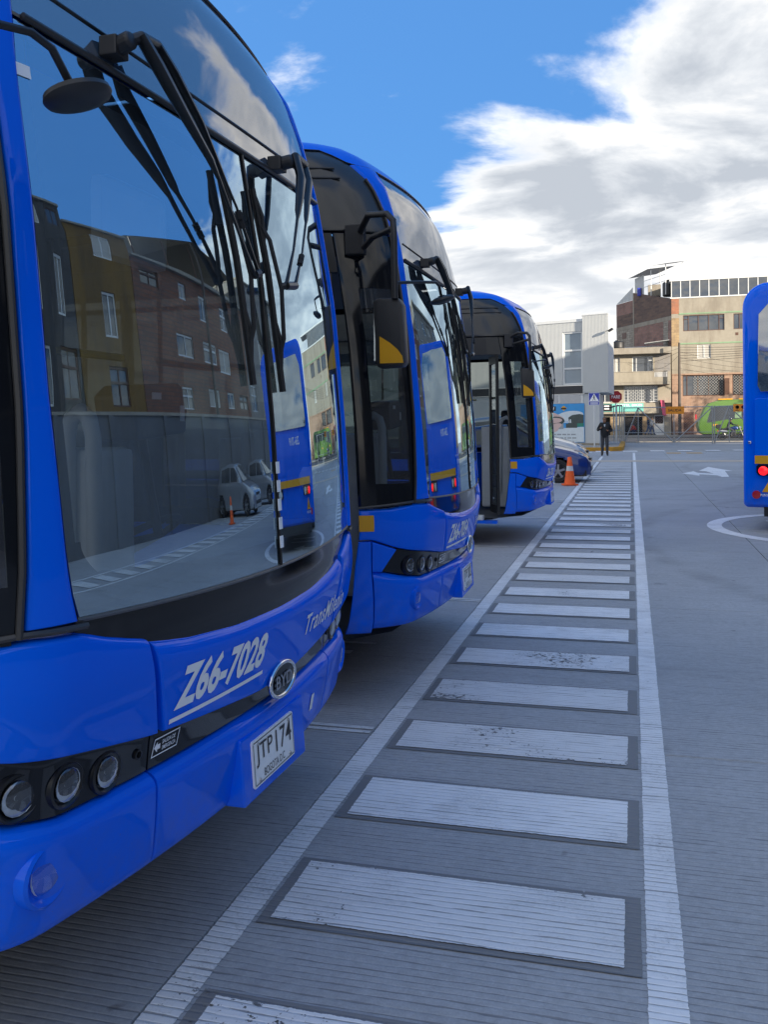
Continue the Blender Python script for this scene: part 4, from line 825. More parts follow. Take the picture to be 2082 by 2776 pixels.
# steel shelter and tanks on the roof
sh = MB(); P_ = lambda s, o, z: tuple(sd*s+Vector((o, 0, z)))
for s, o in ((1.2, .1), (1.2, 1.6), (6.6, .2), (6.6, 2.2), (4, .1)): sh.tube([P_(s, o, 13.3), P_(s, o, 16.2)], .05, 6)
for z in (14.6, 15.2): sh.tube([P_(1.2, .1, z), P_(6.6, .2, z)], .03, 5)
sh.tube([P_(1.2, .1, 15.2), P_(1.2, 1.6, 15.2)], .03, 5)
sh = sh.build('roof_shelter', 'window_white', bb)
MB().add([P_(.3, -.2, 16.1), P_(.3, 1.9, 16.25), P_(3.8, 2.2, 16.55), P_(3.8, -.2, 16.4)], [(0, 1, 2, 3)]).build('roof_sheet', 'zinc', sh); MB().add([P_(3.6, -.4, 16.1), P_(3.6, 2.2, 16.3), P_(7.6, 2.3, 16.1), P_(7.6, -.4, 15.8)], [(0, 1, 2, 3)]).build('roof_sheet', 'zinc', sh)
MB().add([P_(5.4, .1, 13.8), P_(7.3, .1, 13.9), P_(7.3, .1, 15.7), P_(5.4, .1, 15.8)], [(0, 1, 2, 3)]).build('side_sheet', 'sheet_pale', sh)
def water_tank(loc, r, h, label):
    t = tag(empty('water_tank', loc), label, 'water tank', 'roof water tanks')
    MB().lathe([(r*.85, 0), (r, .1), (r, h*.8), (r*.95, h*.86), (r*.4, h)], (0, 0, 0), (0, 0, 1), 20).build('drum', 'tank_black', t, 40); MB().lathe([(r*.42, h*.97), (r*.42, h+.06), (.01, h+.08)], (0, 0, 0), (0, 0, 1), 16).build('lid', 'tank_black', t, 40)
q = Vector((3.63, 88, 0))+sd*2.2; water_tank((q.x+.9, q.y, 13.2), .62, 1.5, 'black water tank under the shelter on the apartment block roof')
q = Vector((3.63, 88, 0))+sd*4.6; MB().box(q.x+.1, q.y, 13.6, q.x+1.3, q.y+1, 14.7).build('roof_cistern', 'slab_concrete', None); tag(bpy.data.objects['roof_cistern'], 'grey box cistern beside the roof water tank', 'cistern')
tag(MB().box(q.x-.9, q.y+1, 13.8, q.x-.55, q.y+1.3, 14.6).build('blue_barrel', 'blue_sign', None, bevel=.05), 'small blue barrel standing on the apartment block roof', 'barrel')

# three-storey house with the bicycle shop
hs = facade_root('shop_house', -2.1, 87, 0, 'cream three-storey house with balcony above a bicycle shop')
mb = MB(); h3 = [(2.19, 5.94, 4.03, 7.4), (.1, 5.96, 1.07, 7.35)]; wall(mb, 0, 4.2, 4.85, 7.6, h3); mb.box(4.2, .0, 4.85, 5.6, .05, 7.6); mb.build('wall', 'cream_render', hs)
mb = MB(); h2 = [(1.4, 3.18, 4.44, 4.68), (-.7, 3.2, .3, 4.5)]; wall(mb, -.8, 5.6, 3.1, 4.85, h2); mb.build('wall', 'cream_render', hs)
mb = MB(); h1 = [(1.42, .13, 3.04, 1.84), (4.1, .13, 4.98, 1.96), (-.6, .13, .15, 1.84)]; wall(mb, -.8, 5.6, 0, 2.13, h1); mb.build('wall', 'cream_render', hs)
MB().box(.0, -.9, 7.6, 5.62, 6, 8.16).build('roof_slab', 'slab_concrete', hs); MB().add([(0, -.6, 8.17), (5.6, -.6, 8.17), (5.6, 6, 8.9), (0, 6, 8.7)], [(0, 1, 2, 3)]).build('roof_sheet', 'zinc', hs); MB().obox((4.4, 1, 8.75), (1.1, 0, .12), (0, .8, 0), (0, 0, .02)).build('loose_sheet', 'sheet_pale', hs)
MB().box(-.6, -1.1, 4.75, 5.5, -.002, 4.98).build('balcony_slab', 'slab_concrete', hs); MB().box(-.4, -1.1, 4.99, 4.1, -.98, 5.90).build('balcony_wall', 'cream_render', hs); MB().box(-.4, -1.14, 5.91, 5.3, -.94, 5.98).build('balcony_cap', 'slab_concrete', hs); MB().box(4.1, -1.1, 4.99, 5.35, -.98, 5.42).build('balcony_wall', 'cream_render', hs); MB().box(5.30, -1.12, 4.99, 5.5, -.92, 5.90).build('balcony_pier', 'cream_render', hs)
for k in range(11): MB().box(4.14+k*.105, -1.06, 5.43, 4.18+k*.105, -1.02, 5.90).build('baluster', 'window_white', hs)
window(hs, *h3[0], xs=(2.55, 3.6), zs=(), bar=.07); MB().box(3.64, .07, 7.0, 3.97, .118, 7.06).build('transom', 'window_white', hs); window(hs, *h3[1], xs=(.72,), bar=.07, panes='curtain')
MB().box(4.2, -.01, 5.0, 5.55, -.003, 7.58).build('painted_shade_panel', 'grey_render', hs)  # thin grey sheet stands in for the shadow beside the window
w = window(hs, *h2[0], xs=(1.78, 3.0, 4.06), zs=(), bar=.06); window(hs, *h2[1], xs=(-.3,), bar=.06)
gr = MB()
for c0, c1 in ((1.46, 1.74), (1.83, 2.96), (3.05, 4.02), (4.1, 4.4)):
    n = max(1, int((c1-c0)/.16))
    for i in range(n+1): gr.box(c0+(c1-c0)*i/n-.012, .03, 3.24, c0+(c1-c0)*i/n+.012, .05, 4.62)
    for i in range(n):
        for j in range(5): z = 3.4+.28*j+(.14 if i % 2 else 0); gr.box(c0+(c1-c0)*i/n, .031, z, c0+(c1-c0)*(i+1)/n, .049, z+.022)
gr.build('grille', 'window_white', w)
MB().box(-.7, -.7, 2.13, 4.55, .0, 3.09).build('canopy', 'cream_render', hs)
sg_ = MB().box(-.65, -.76, 2.32, 3.15, -.705, 3.07).build('shop_sign', 'teal_sign', hs); MB().box(-.6, -.775, 2.36, .35, -.762, 3.03).build('logo_panel', 'dark_plastic', sg_)
flat_text('MOTEL BIKES', .20, lambda a, b: (.75+a, -.764, 2.80+b), 'white_vinyl', sg_, 'lettering', 2.3); MB().box(-.35, -.785, 2.55, .1, -.777, 2.68).build('logo_mark', 'white_vinyl', sg_); MB().box(-.35, -.785, 2.78, .1, -.777, 2.9).build('logo_mark', 'white_vinyl', sg_)
MB().obox((4.9, -.55, 2.62), (.17, 0, -.02), (0, .5, 0), (-.10, 0, .70)).build('blade_sign', 'pink_sign', hs)
for x in (.16, 3.06): MB().box(x, -.05, .13, x+.42, .0, 1.84).build('shop_pier', 'block_sand', hs)
MB().box(-.8, .3, .0, 5.6, 6, 7.5).build('core', 'interior_dark', hs)
dr = MB().box(4.1, .05, .13, 4.98, .1, 1.96).build('door', 'window_white', hs)
for i in range(6): MB().box(4.2+.12*i, .02, 1.2, 4.225+.12*i, .045, 1.85).build('bar', 'frame_brown', dr)
MB().box(4.18, .046, 1.18, 4.9, .049, 1.87).build('dark_light', 'interior_dark', dr)
water_tank((-1.2, 87.6, 8.2), .6, .75, 'low black water tank on the roof of the bicycle shop house')
for nm, x in (('blue_bicycle', .0), ('green_bicycle', .45)):
    bk = tag(empty(nm, (x, 86.6, .13)), ('blue' if x == 0 else 'green')+' bicycle parked inside the dark shop doorway', 'bicycle')
    for dx_ in (-.26, .26): MB().lathe([(.30, -.015), (.33, -.015), (.33, .015), (.30, .015), (.30, -.015)], (dx_, 0, .33), (0, 1, 0), 24, False).build('wheel', 'rubber', bk)
    fm_ = MB(); fm_.tube([(-.26, 0, .33), (-.1, 0, .75), (.18, 0, .78), (0, 0, .35), (-.1, 0, .75)], .02, 6); fm_.tube([(.26, 0, .33), (.18, 0, .78), (.16, 0, .95)], .018, 6); fm_.tube([(.16, -.25, .97), (.16, .25, .97)], .015, 6); fm_.build('frame', 'blue_sign' if x == 0 else 'green_paint', bk); MB().box(-.2, -.06, .86, 0, .06, .91).build('saddle', 'rubber', bk)

# clad white building with the poster
wb = facade_root('clad_building', -1.2, 53.0, math.atan2(.34, -.94)+math.pi, 'white ribbed-metal building with a large advertising poster')
# local x runs to the right along the facade (negative = further left), y into the building
MB().prism([(-1.55, -.16), (0, -.16), (-1.84, 5.5), (-3.5, 5.5)], lambda a, b, d: (a, b, d), 3.16, 7.60).build('overhang', 'smooth_cladding', wb); MB().box(-1.54, -.17, 3.2, -.01, -.1605, 7.58).build('ribbed_sheet', 'ribbed_cladding', wb)
for i in range(10): MB().box(-1.48+.148*i, -.468, 3.3, -1.475+.148*i, -.451, 6.19).build('panel_joint', 'trim_grey', wb) if False else None
mb = MB(); wall(mb, -14, -1.56, 3.62, 7.3, [(-2.86, 3.66, -1.62, 6.75), (-6.2, 3.66, -5.0, 6.75)], 0, .2); mb.build('cladding', 'ribbed_cladding', wb)
MB().box(-14, -.04, 7.3, -1.56, .5, 7.46).build('parapet', 'window_white', wb); MB().prism([(-1.58, -.19), (.02, -.19), (-1.82, 5.5), (-3.5, 5.5)], lambda a, b, d: (a, b, d), 7.601, 7.66).build('parapet', 'window_white', wb)
window(wb, -2.86, 3.66, -1.62, 6.75, zs=(4.61, 5.66), bar=.10, y=.1, panes='sky_reflection_pane'); window(wb, -6.2, 3.66, -5.0, 6.75, zs=(4.61, 5.66), bar=.10, y=.1, panes='sky_reflection_pane')
for z in (5.3, 4.95): MB().box(-2.72, .118, z, -1.76, .12, z+.12).build('blind', 'curtain', wb)
MB().box(-14, -.10, 3.13, -1.56, .0, 3.60).build('fascia', 'dark_fascia', wb)
MB().prism([(-14, .02), (-.62, .02), (-2.5, 5.4), (-14, 5.4)], lambda a, b, d: (a, b, d), 0, 3.12).build('ground_storey', 'smooth_cladding', wb)
lv = MB().box(-6, -.02, 2.58, -1.6, .015, 3.10).build('louvre', 'window_white', wb)
for c0, c1 in ((-5.9, -4.2), (-4.1, -3.15), (-3.05, -1.75)):
    for i in range(9): MB().obox(((c0+c1)/2, -.03, 2.64+.05*i), ((c1-c0)/2, 0, 0), (0, .012, -.008), (0, .002, .018)).build('louvre_blade', 'brushed', lv)
MB().box(-14, -.12, .0, -.62, .018, .26).build('plinth', 'slab_concrete', wb)
ps = MB().box(-5.6, -.035, .30, -1.52, -.022, 2.56).build('poster', 'poster_sky', wb)
def pl(poly, mat, d, nm): MB().add([(-1.52+a+(.45 if nm in ('printed_finger', 'printed_ring') else 0), -.036-d, .30+b) for a, b in poly], [tuple(range(len(poly)))]).build(nm, mat, ps)
def ell(cx, cz, rx, rz, rot=0, n=20): return [(cx+rx*math.cos(t)*math.cos(rot)-rz*math.sin(t)*math.sin(rot), cz+rx*math.cos(t)*math.sin(rot)+rz*math.sin(t)*math.cos(rot)) for t in [2*math.pi*k/n for k in range(n)]]
pl([(-4.05, .02), (-.03, .02), (-.03, .9), (-.9, .86), (-2, .8), (-4.05, .7)], 'poster_white', .001, 'printed_ground')
pl(ell(-.9, 1.55, .85, .28, .1), 'poster_white', .001, 'printed_cloud'); pl(ell(-1.7, 1.3, .5, .16, .1), 'poster_white', .0015, 'printed_cloud')
pl([(-1.0, .95), (-.04, .95), (-.04, 1.6), (-.3, 1.65), (-.75, 1.6), (-1.0, 1.45)], 'poster_dark', .002, 'printed_hill'); pl([(-.6, .9), (-.04, .92), (-.04, 1.12), (-.6, 1.1)], 'poster_green', .0025, 'printed_field'); pl([(-1.15, .85), (-.45, .85), (-.45, 1.1), (-1.15, 1.1)], 'poster_dark', .0028, 'printed_vehicle'); pl([(-1.85, .78), (-1.3, .78), (-1.3, 1.35), (-1.85, 1.3)], 'poster_grey', .0028, 'printed_vehicle')
for k in range(7): pl(ell(-1.65+.13*k, 1.32+.03*(k % 2), .035, .035)[:], 'poster_white', .0035, 'printed_figure'); pl([(-1.70+.13*k, 1.14), (-1.60+.13*k, 1.14), (-1.61+.13*k, 1.30), (-1.69+.13*k, 1.30)], 'poster_white', .0034, 'printed_figure')
pl(ell(-2.4, 1.55, .75, .20, -.35), 'poster_finger', .004, 'printed_finger'); pl(ell(-2.2, 1.28, .52, .24, -.05), 'poster_dark', .0045, 'printed_ring'); pl(ell(-2.35, 1.28, .52, .16, .05), 'poster_finger', .005, 'printed_finger'); pl(ell(-2.3, .92, .45, .17, .3), 'poster_finger', .0052, 'printed_finger'); pl(ell(-2.45, .72, .4, .15, .2), 'poster_finger', .0054, 'printed_finger')
pl([(-2.1, 1.85), (-1.78, 1.85), (-1.78, 2.12), (-2.1, 2.12)], 'dark_plastic', .002, 'printed_badge'); pl([(-1.97, 1.88), (-1.93, 1.88), (-1.88, 2.08), (-1.92, 2.08)], 'white_vinyl', .0025, 'printed_mark'); pl([(-1.28, 1.85), (-1.08, 2.0), (-1.28, 2.15), (-1.48, 2.0)], 'yellow_vinyl', .002, 'printed_badge'); pl([(-1.45, 1.93), (-1.12, 1.93), (-1.12, 2.03), (-1.45, 2.03)], 'dark_plastic', .0025, 'printed_mark')
for j in range(2):
    x = -2.5
    while x < -.55:
        w_ = random.uniform(.12, .3); pl([(x, .42-.2*j), (x+w_, .42-.2*j), (x+w_, .50-.2*j), (x, .50-.2*j)], 'poster_grey', .002, 'printed_line'); x += w_+.06
for x, z, a in ((.05, 6.6, .3),):
    f = MB(); f.tube([(x-.15, -.3, z), (x+.15, -.4, z+.05)], .02, 6); f.obox((x+.2, -.42, z+.05), (.12, 0, .06), (0, .08, 0), (-.02, 0, .05)); f.build('floodlight', 'dark_plastic', wb)

# row of houses and the wall along the right-hand side of the yard (out of frame, mirrored in the windscreens)
def side_house(name, y0, y1, h, mat, label, x=16.0, d=11, bands=3, roof='zinc', winmat='window_white'):
    r = tag(empty(name, (x, y1, 0), -math.pi/2), label, 'house')     # local x runs towards -Y, local y into +X
    L_ = y1-y0; n = max(1, int(L_/2.6)); H = []; rs_ = random.Random(name)
    for b in range(bands):
        z0 = 3.9+b*(h-3.9)/bands+.55; z1 = z0+min(1.35, (h-3.9)/bands-.9)
        for k in range(n): c = L_*(k+.5)/n+rs_.uniform(-.35, .35); w_ = rs_.choice((.45, .65, .65, .85, 1.0)); dz_ = rs_.choice((0, 0, .25, -.2)); H.append((max(.1, c-w_), z0+dz_, min(L_-.1, c+w_), z1+dz_*.3)) if rs_.random() > .16 else None
    mb = MB(); wall(mb, 0, L_, 0, h, H); mb.add([(0, 0, 0), (0, d, 0), (0, d, h), (0, 0, h)], [(0, 1, 2, 3)]); mb.add([(L_, 0, 0), (L_, d, 0), (L_, d, h), (L_, 0, h)], [(3, 2, 1, 0)]); mb.add([(0, 0, h), (L_, 0, h), (L_, d, h), (0, d, h)], [(0, 1, 2, 3)]); mb.build('wall', mat, r)
    for i_, q in enumerate(H): window(r, *q, xs=((q[0]+q[2])/2,), zs=((q[1]*.35+q[3]*.65,) if i_ % 3 == 0 else ()), bar=.07, frame=('frame_brown', winmat, winmat, 'brushed')[i_ % 4], panes=('window_glass', 'window_glass', 'curtain')[i_ % 3])
    MB().box(-.05, -.25, h, L_+.05, d, h+.14).build('eave', 'slab_concrete', r)
    return r
side_house('grey_house', -34, 13.2, 10.8, 'dark_render', 'long dark grey rendered block behind the yard wall')
side_house('ochre_house', 13.25, 17.4, 9.8, 'ochre_render', 'narrow ochre house behind the yard wall', bands=3)
bh = side_house('brick_house', 17.45, 33.0, 8.8, 'brick_house', 'red brick house with terrace roof behind the yard wall', bands=3)
mb = MB(); mb.add([(1, .5, 10.4), (8, -.6, 11.8), (15, .5, 10.4), (15, 9, 10.4), (8, 9, 11.8), (1, 9, 10.4)], [(0, 1, 4, 5), (1, 2, 3, 4)])
mb.build('gable_roof', 'dark_fascia', bh)
for x in (1.2, 4.5, 8, 11.5, 14.8): MB().tube([(x, .3, 8.8), (x, .3, 10.3+(1.3-abs(x-8)*.19))], .07, 6).build('roof_post', 'frame_brown', bh)
side_house('tall_house', 33.05, 45.5, 10.6, 'grey_render', 'tall grey house at the street end of the yard wall')
yw = tag(MB().box(13.6, -30, -.05, 13.85, 45.5, 3.6).build('yard_wall', 'yard_wall'), 'pale rendered yard wall at the right, mirrored in the windscreen', 'wall')
MB().box(13.5, -30, 3.6, 13.95, 45.5, 3.72).build('coping', 'slab_concrete', yw)
for k in range(20): MB().box(13.5, -28+3.7*k, -.05, 13.598, -27.7+3.7*k, 3.6).build('pier', 'yard_wall', yw)

# ------------------------------------------------------------------ street furniture
def utility_pole(x, y, h, label, lean=0.0, arm=True):
    t = tag(empty('utility_pole', (x, y, 0)), label, 'pole', 'utility poles')
    MB().tube([(0, 0, -.1), (lean*.5, 0, h*.5), (lean, 0, h)], [.15, .125, .09], 12).build('shaft', 'timber_pole', t, 50)
    if arm:
        MB().obox((lean, 0, h-.35), (.9, 0, 0), (0, .05, 0), (0, 0, .06)).build('crossarm', 'timber_pole', t)
        for k in (-.8, -.3, .3, .8): MB().lathe([(.03, 0), (.05, .05), (.03, .1), (.05, .13), (.01, .2)], (lean+k, 0, h-.29), (0, 0, 1), 8).build('insulator', 'pale_grey', t)
    return t
utility_pole(4.15, 85.0, 8.4, 'dark utility pole standing before the pink stone facade', arm=False)
utility_pole(22.0, 74.0, 9.5, 'utility pole with crossarm farther along the street'); utility_pole(15.0, 24.5, 11.5, 'leaning pole behind the yard wall', .3, False)
sw = MB()
for k in range(6):
    a, b = Vector((4.15, 85.0, 8.0-.25*k)), Vector((22.0-.8+.3*k, 74.0, 9.2)); pts = [a.lerp(b, t/12)+Vector((0, 0, -.9*math.sin(math.pi*t/12))) for t in range(13)]
    sw.tube(pts, .014, 4)
for k in range(3):
    a, b = Vector((4.15, 85.0, 7.9-.3*k)), Vector((-2.2+2*k, 86.9, 7.4-.6*k)); sw.tube([a.lerp(b, t/8)+Vector((0, 0, -.4*math.sin(math.pi*t/8))) for t in range(9)], .012, 4)
for k in range(4):
    a, b = Vector((4.15, 85.0, 7.6-.5*k)), Vector((15, 87.9, 6.4-.3*k)); sw.tube([a.lerp(b, t/8)+Vector((0, 0, -.5*math.sin(math.pi*t/8))) for t in range(9)], .010, 4)
tag(sw.build('overhead_cable', 'wire_black'), 'sagging black cables strung from the utility pole across the facades', 'cable')
# exit gate: tubular truss leaves
def gate(x0, label, w=5.35):
    t = tag(empty('exit_gate', (x0, 60, 0)), label, 'gate', 'gate leaves at the exit')
    pt = lambda a, b: (a, 0, b)
    for x in (0, w): MB().tube([pt(x, 0.02), pt(x, 2.40)], .038, 8).build('upright', 'galvanised', t, 50)
    for x in (.87, w*.57): MB().tube([pt(x, .12), pt(x, 2.32)], .03, 8).build('upright', 'galvanised', t, 50)
    for z in (.10, .75, 2.34): MB().tube([pt(0, z), pt(w, z)], .03 if z != .75 else .02, 8).build('rail', 'galvanised', t, 50)
    for a, b in (((.03, .14), (.85, 2.3)), ((.9, 2.3), (w*.565, .14)), ((w*.575, .14), (w-.04, 2.3))): MB().tube([pt(*a), pt(*b)], .034, 8).build('brace', 'galvanised', t, 50)
    ms = MB(); s = .16; n = int(w/s)
    for k in range(-int(2.2/s), n+1):
        a0, a1 = max(0, k*s), min(w, k*s+2.2); ms.tube([(a0, .0, .12+(a0-k*s)), (a1, .0, .12+(a1-k*s))], .0028, 3); ms.tube([(a0, .006, 2.32-(a0-k*s)), (a1, .006, 2.32-(a1-k*s))], .0028, 3)
    tag(ms.build('wire_mesh', 'galvanised', t), kind='stuff')
    MB().tube([pt(w+.0, -.0), pt(w, .3)], .02, 6).build('drop_bolt', 'galvanised', t)
gate(-.47, 'galvanised gate leaf carrying the SALIDA board'); gate(4.99, 'galvanised gate leaf behind the right-hand bus')
cage = tag(empty('fence_posts', (-.75, 60.5, 0)), 'grey tubular fence end between the stop sign and the gate', 'fence')
for x, y in ((0, 0), (.14, .5), (-.2, 1.0), (-.42, 1.8)): MB().tube([(x, y, .0), (x, y, 2.55)], .035, 8).build('post', 'galvanised', cage, 50)
MB().tube([(.14, .5, 2.5), (-.2, .9, 2.52), (-.6, 1.4, 2.4), (-3.5, 1.5, 2.38)], .05, 8).build('rail', 'satin_black', cage, 50); MB().tube([(.1, .4, .9), (-3.5, 1.5, .9)], .03, 8).build('rail', 'galvanised', cage, 50)
bd = tag(MB().box(2.08, 59.93, 1.91, 3.19, 59.955, 2.38).build('exit_board', 'orange_sign'), 'orange SALIDA board hung on the gate', 'sign')
flat_text('SALIDA', .165, lambda a, b: (2.225+a, 59.927, 2.065+b), 'black_vinyl', bd, 'lettering', .82, 0, .02)
bd = tag(MB().box(6.10, 59.93, 2.01, 6.95, 59.955, 2.47).build('rule_board', 'orange_sign'), 'orange board with two round symbols on the gate', 'sign')
for x, mat in ((6.33, 'dark_plastic'), (6.66, 'red_reflector')):
    d_ = MB().lathe([(.115, 0), (.115, .006), (.001, .006)], (x, 59.929, 2.28), (0, -1, 0), 24).build('symbol', mat, bd); MB().lathe([(.09, .007), (.001, .007)], (x, 59.929, 2.28), (0, -1, 0), 20).build('symbol_field', 'white_vinyl', d_)
MB().box(6.22, 59.926, 2.07, 6.45, 59.9285, 2.12).build('caption', 'dark_plastic', bd); MB().box(6.56, 59.926, 2.07, 6.8, 59.9285, 2.12).build('caption', 'dark_plastic', bd)
# stop sign
ps_ = tag(empty('stop_sign', (-.965, 59.3, .14)), 'red octagonal PARE sign on a white post', 'sign')
MB().tube([(0, .05, 0), (0, .05, 2.7)], .04, 8).build('post', 'window_white', ps_)
r8 = .375/math.cos(math.pi/8)
MB().prism([(r8*math.cos(math.pi/8+k*math.pi/4), r8*math.sin(math.pi/8+k*math.pi/4)) for k in range(8)], lambda a, b, d: (a, d, 2.9+b), 0, .012).build('plate', 'red_sign', ps_)
rm = MB()
for k in range(8):
    p0, p1 = [(q*math.cos(math.pi/8+k*math.pi/4), q*math.sin(math.pi/8+k*math.pi/4)) for q in (r8*.95, r8*.915)]; p3, p2 = [(q*math.cos(math.pi/8+(k+1)*math.pi/4), q*math.sin(math.pi/8+(k+1)*math.pi/4)) for q in (r8*.95, r8*.915)]
    rm.add([(a, -.003, 2.9+b) for a, b in (p0, p1, p2, p3)], [(0, 1, 2, 3)])
rm.build('rim', 'white_vinyl', ps_) if False else None
flat_text('PARE', .20, lambda a, b: (-.27+a, -.004, 2.80+b), 'white_vinyl', ps_, 'lettering', .54, 0, .015)
# pedestrian sign
pd = tag(empty('crossing_sign', (-1.95, 50.0, .14)), 'blue pedestrian crossing sign on a white post', 'sign')
MB().tube([(0, .04, 0), (0, .04, 2.4)], .04, 8).build('post', 'window_white', pd)
MB().box(-.29, -.005, 2.25, .29, .01, 2.92).build('plate', 'blue_sign', pd)
bdr = MB()
for a0, b0, a1, b1 in ((-.285, 2.255, .285, 2.27), (-.285, 2.9, .285, 2.915), (-.285, 2.27, -.27, 2.9), (.27, 2.27, .285, 2.9), (-.27, 2.43, .27, 2.445)): bdr.box(a0, -.009, b0, a1, -.0055, b1)
bdr.build('border', 'white_vinyl', pd)
MB().add([(-.25, -.008, 2.47), (.25, -.008, 2.47), (0, -.008, 2.88)], [(0, 1, 2)]).build('triangle', 'white_vinyl', pd)
wk = MB(); wk.lathe([(.028, 0), (.001, .001)], (.005, -.0095, 2.78), (0, -1, 0), 12)
for a, b, r_ in (((0, 2.75), (.0, 2.63), .028), ((0, 2.64), (-.07, 2.50), .016), ((0, 2.64), (.07, 2.50), .016), ((0, 2.74), (-.06, 2.64), .012), ((0, 2.74), (.06, 2.65), .012)):
    d_ = Vector((b[0]-a[0], 0, b[1]-a[1])); e_ = Vector((d_.z, 0, -d_.x)).normalized()*r_; A_ = Vector((a[0], -.010, a[1])); B_ = Vector((b[0], -.010, b[1])); wk.add([A_-e_, A_+e_, B_+e_*.7, B_-e_*.7], [(0, 1, 2, 3)])
wk.build('walking_figure', 'black_vinyl', pd)
for k in range(2): MB().box(-.2, -.0085, 2.30+.06*k, .2, -.006, 2.33+.06*k).build('caption', 'white_vinyl', pd)
# traffic cones
def cone(x, y, label):
    t = tag(empty('traffic_cone', (x, y, 0), .3), label, 'cone', 'orange traffic cones')
    MB().prism([(-.18, -.15), (-.15, -.18), (.15, -.18), (.18, -.15), (.18, .15), (.15, .18), (-.15, .18), (-.18, .15)], lambda a, b, d: (a, b, d), .009, .04).build('base', 'cone_orange', t, bevel=.006)
    MB().lathe([(.145, .035), (.135, .06), (.092, .36)], (0, 0, 0), (0, 0, 1), 28, False).build('skirt', 'cone_orange', t, 50); MB().lathe([(.0925, .36), (.0755, .48)], (0, 0, 0), (0, 0, 1), 28, False).build('reflective_band', 'reflective_white', t, 50); MB().lathe([(.0755, .48), (.046, .69), (.036, .70), (.034, .66)], (0, 0, 0), (0, 0, 1), 28, False).build('tip', 'cone_orange', t, 50)
cone(-1.48, 22.6, 'orange traffic cone beside the parked blue car'); cone(10.6, 19.0, 'orange traffic cone mirrored in the near windscreen')

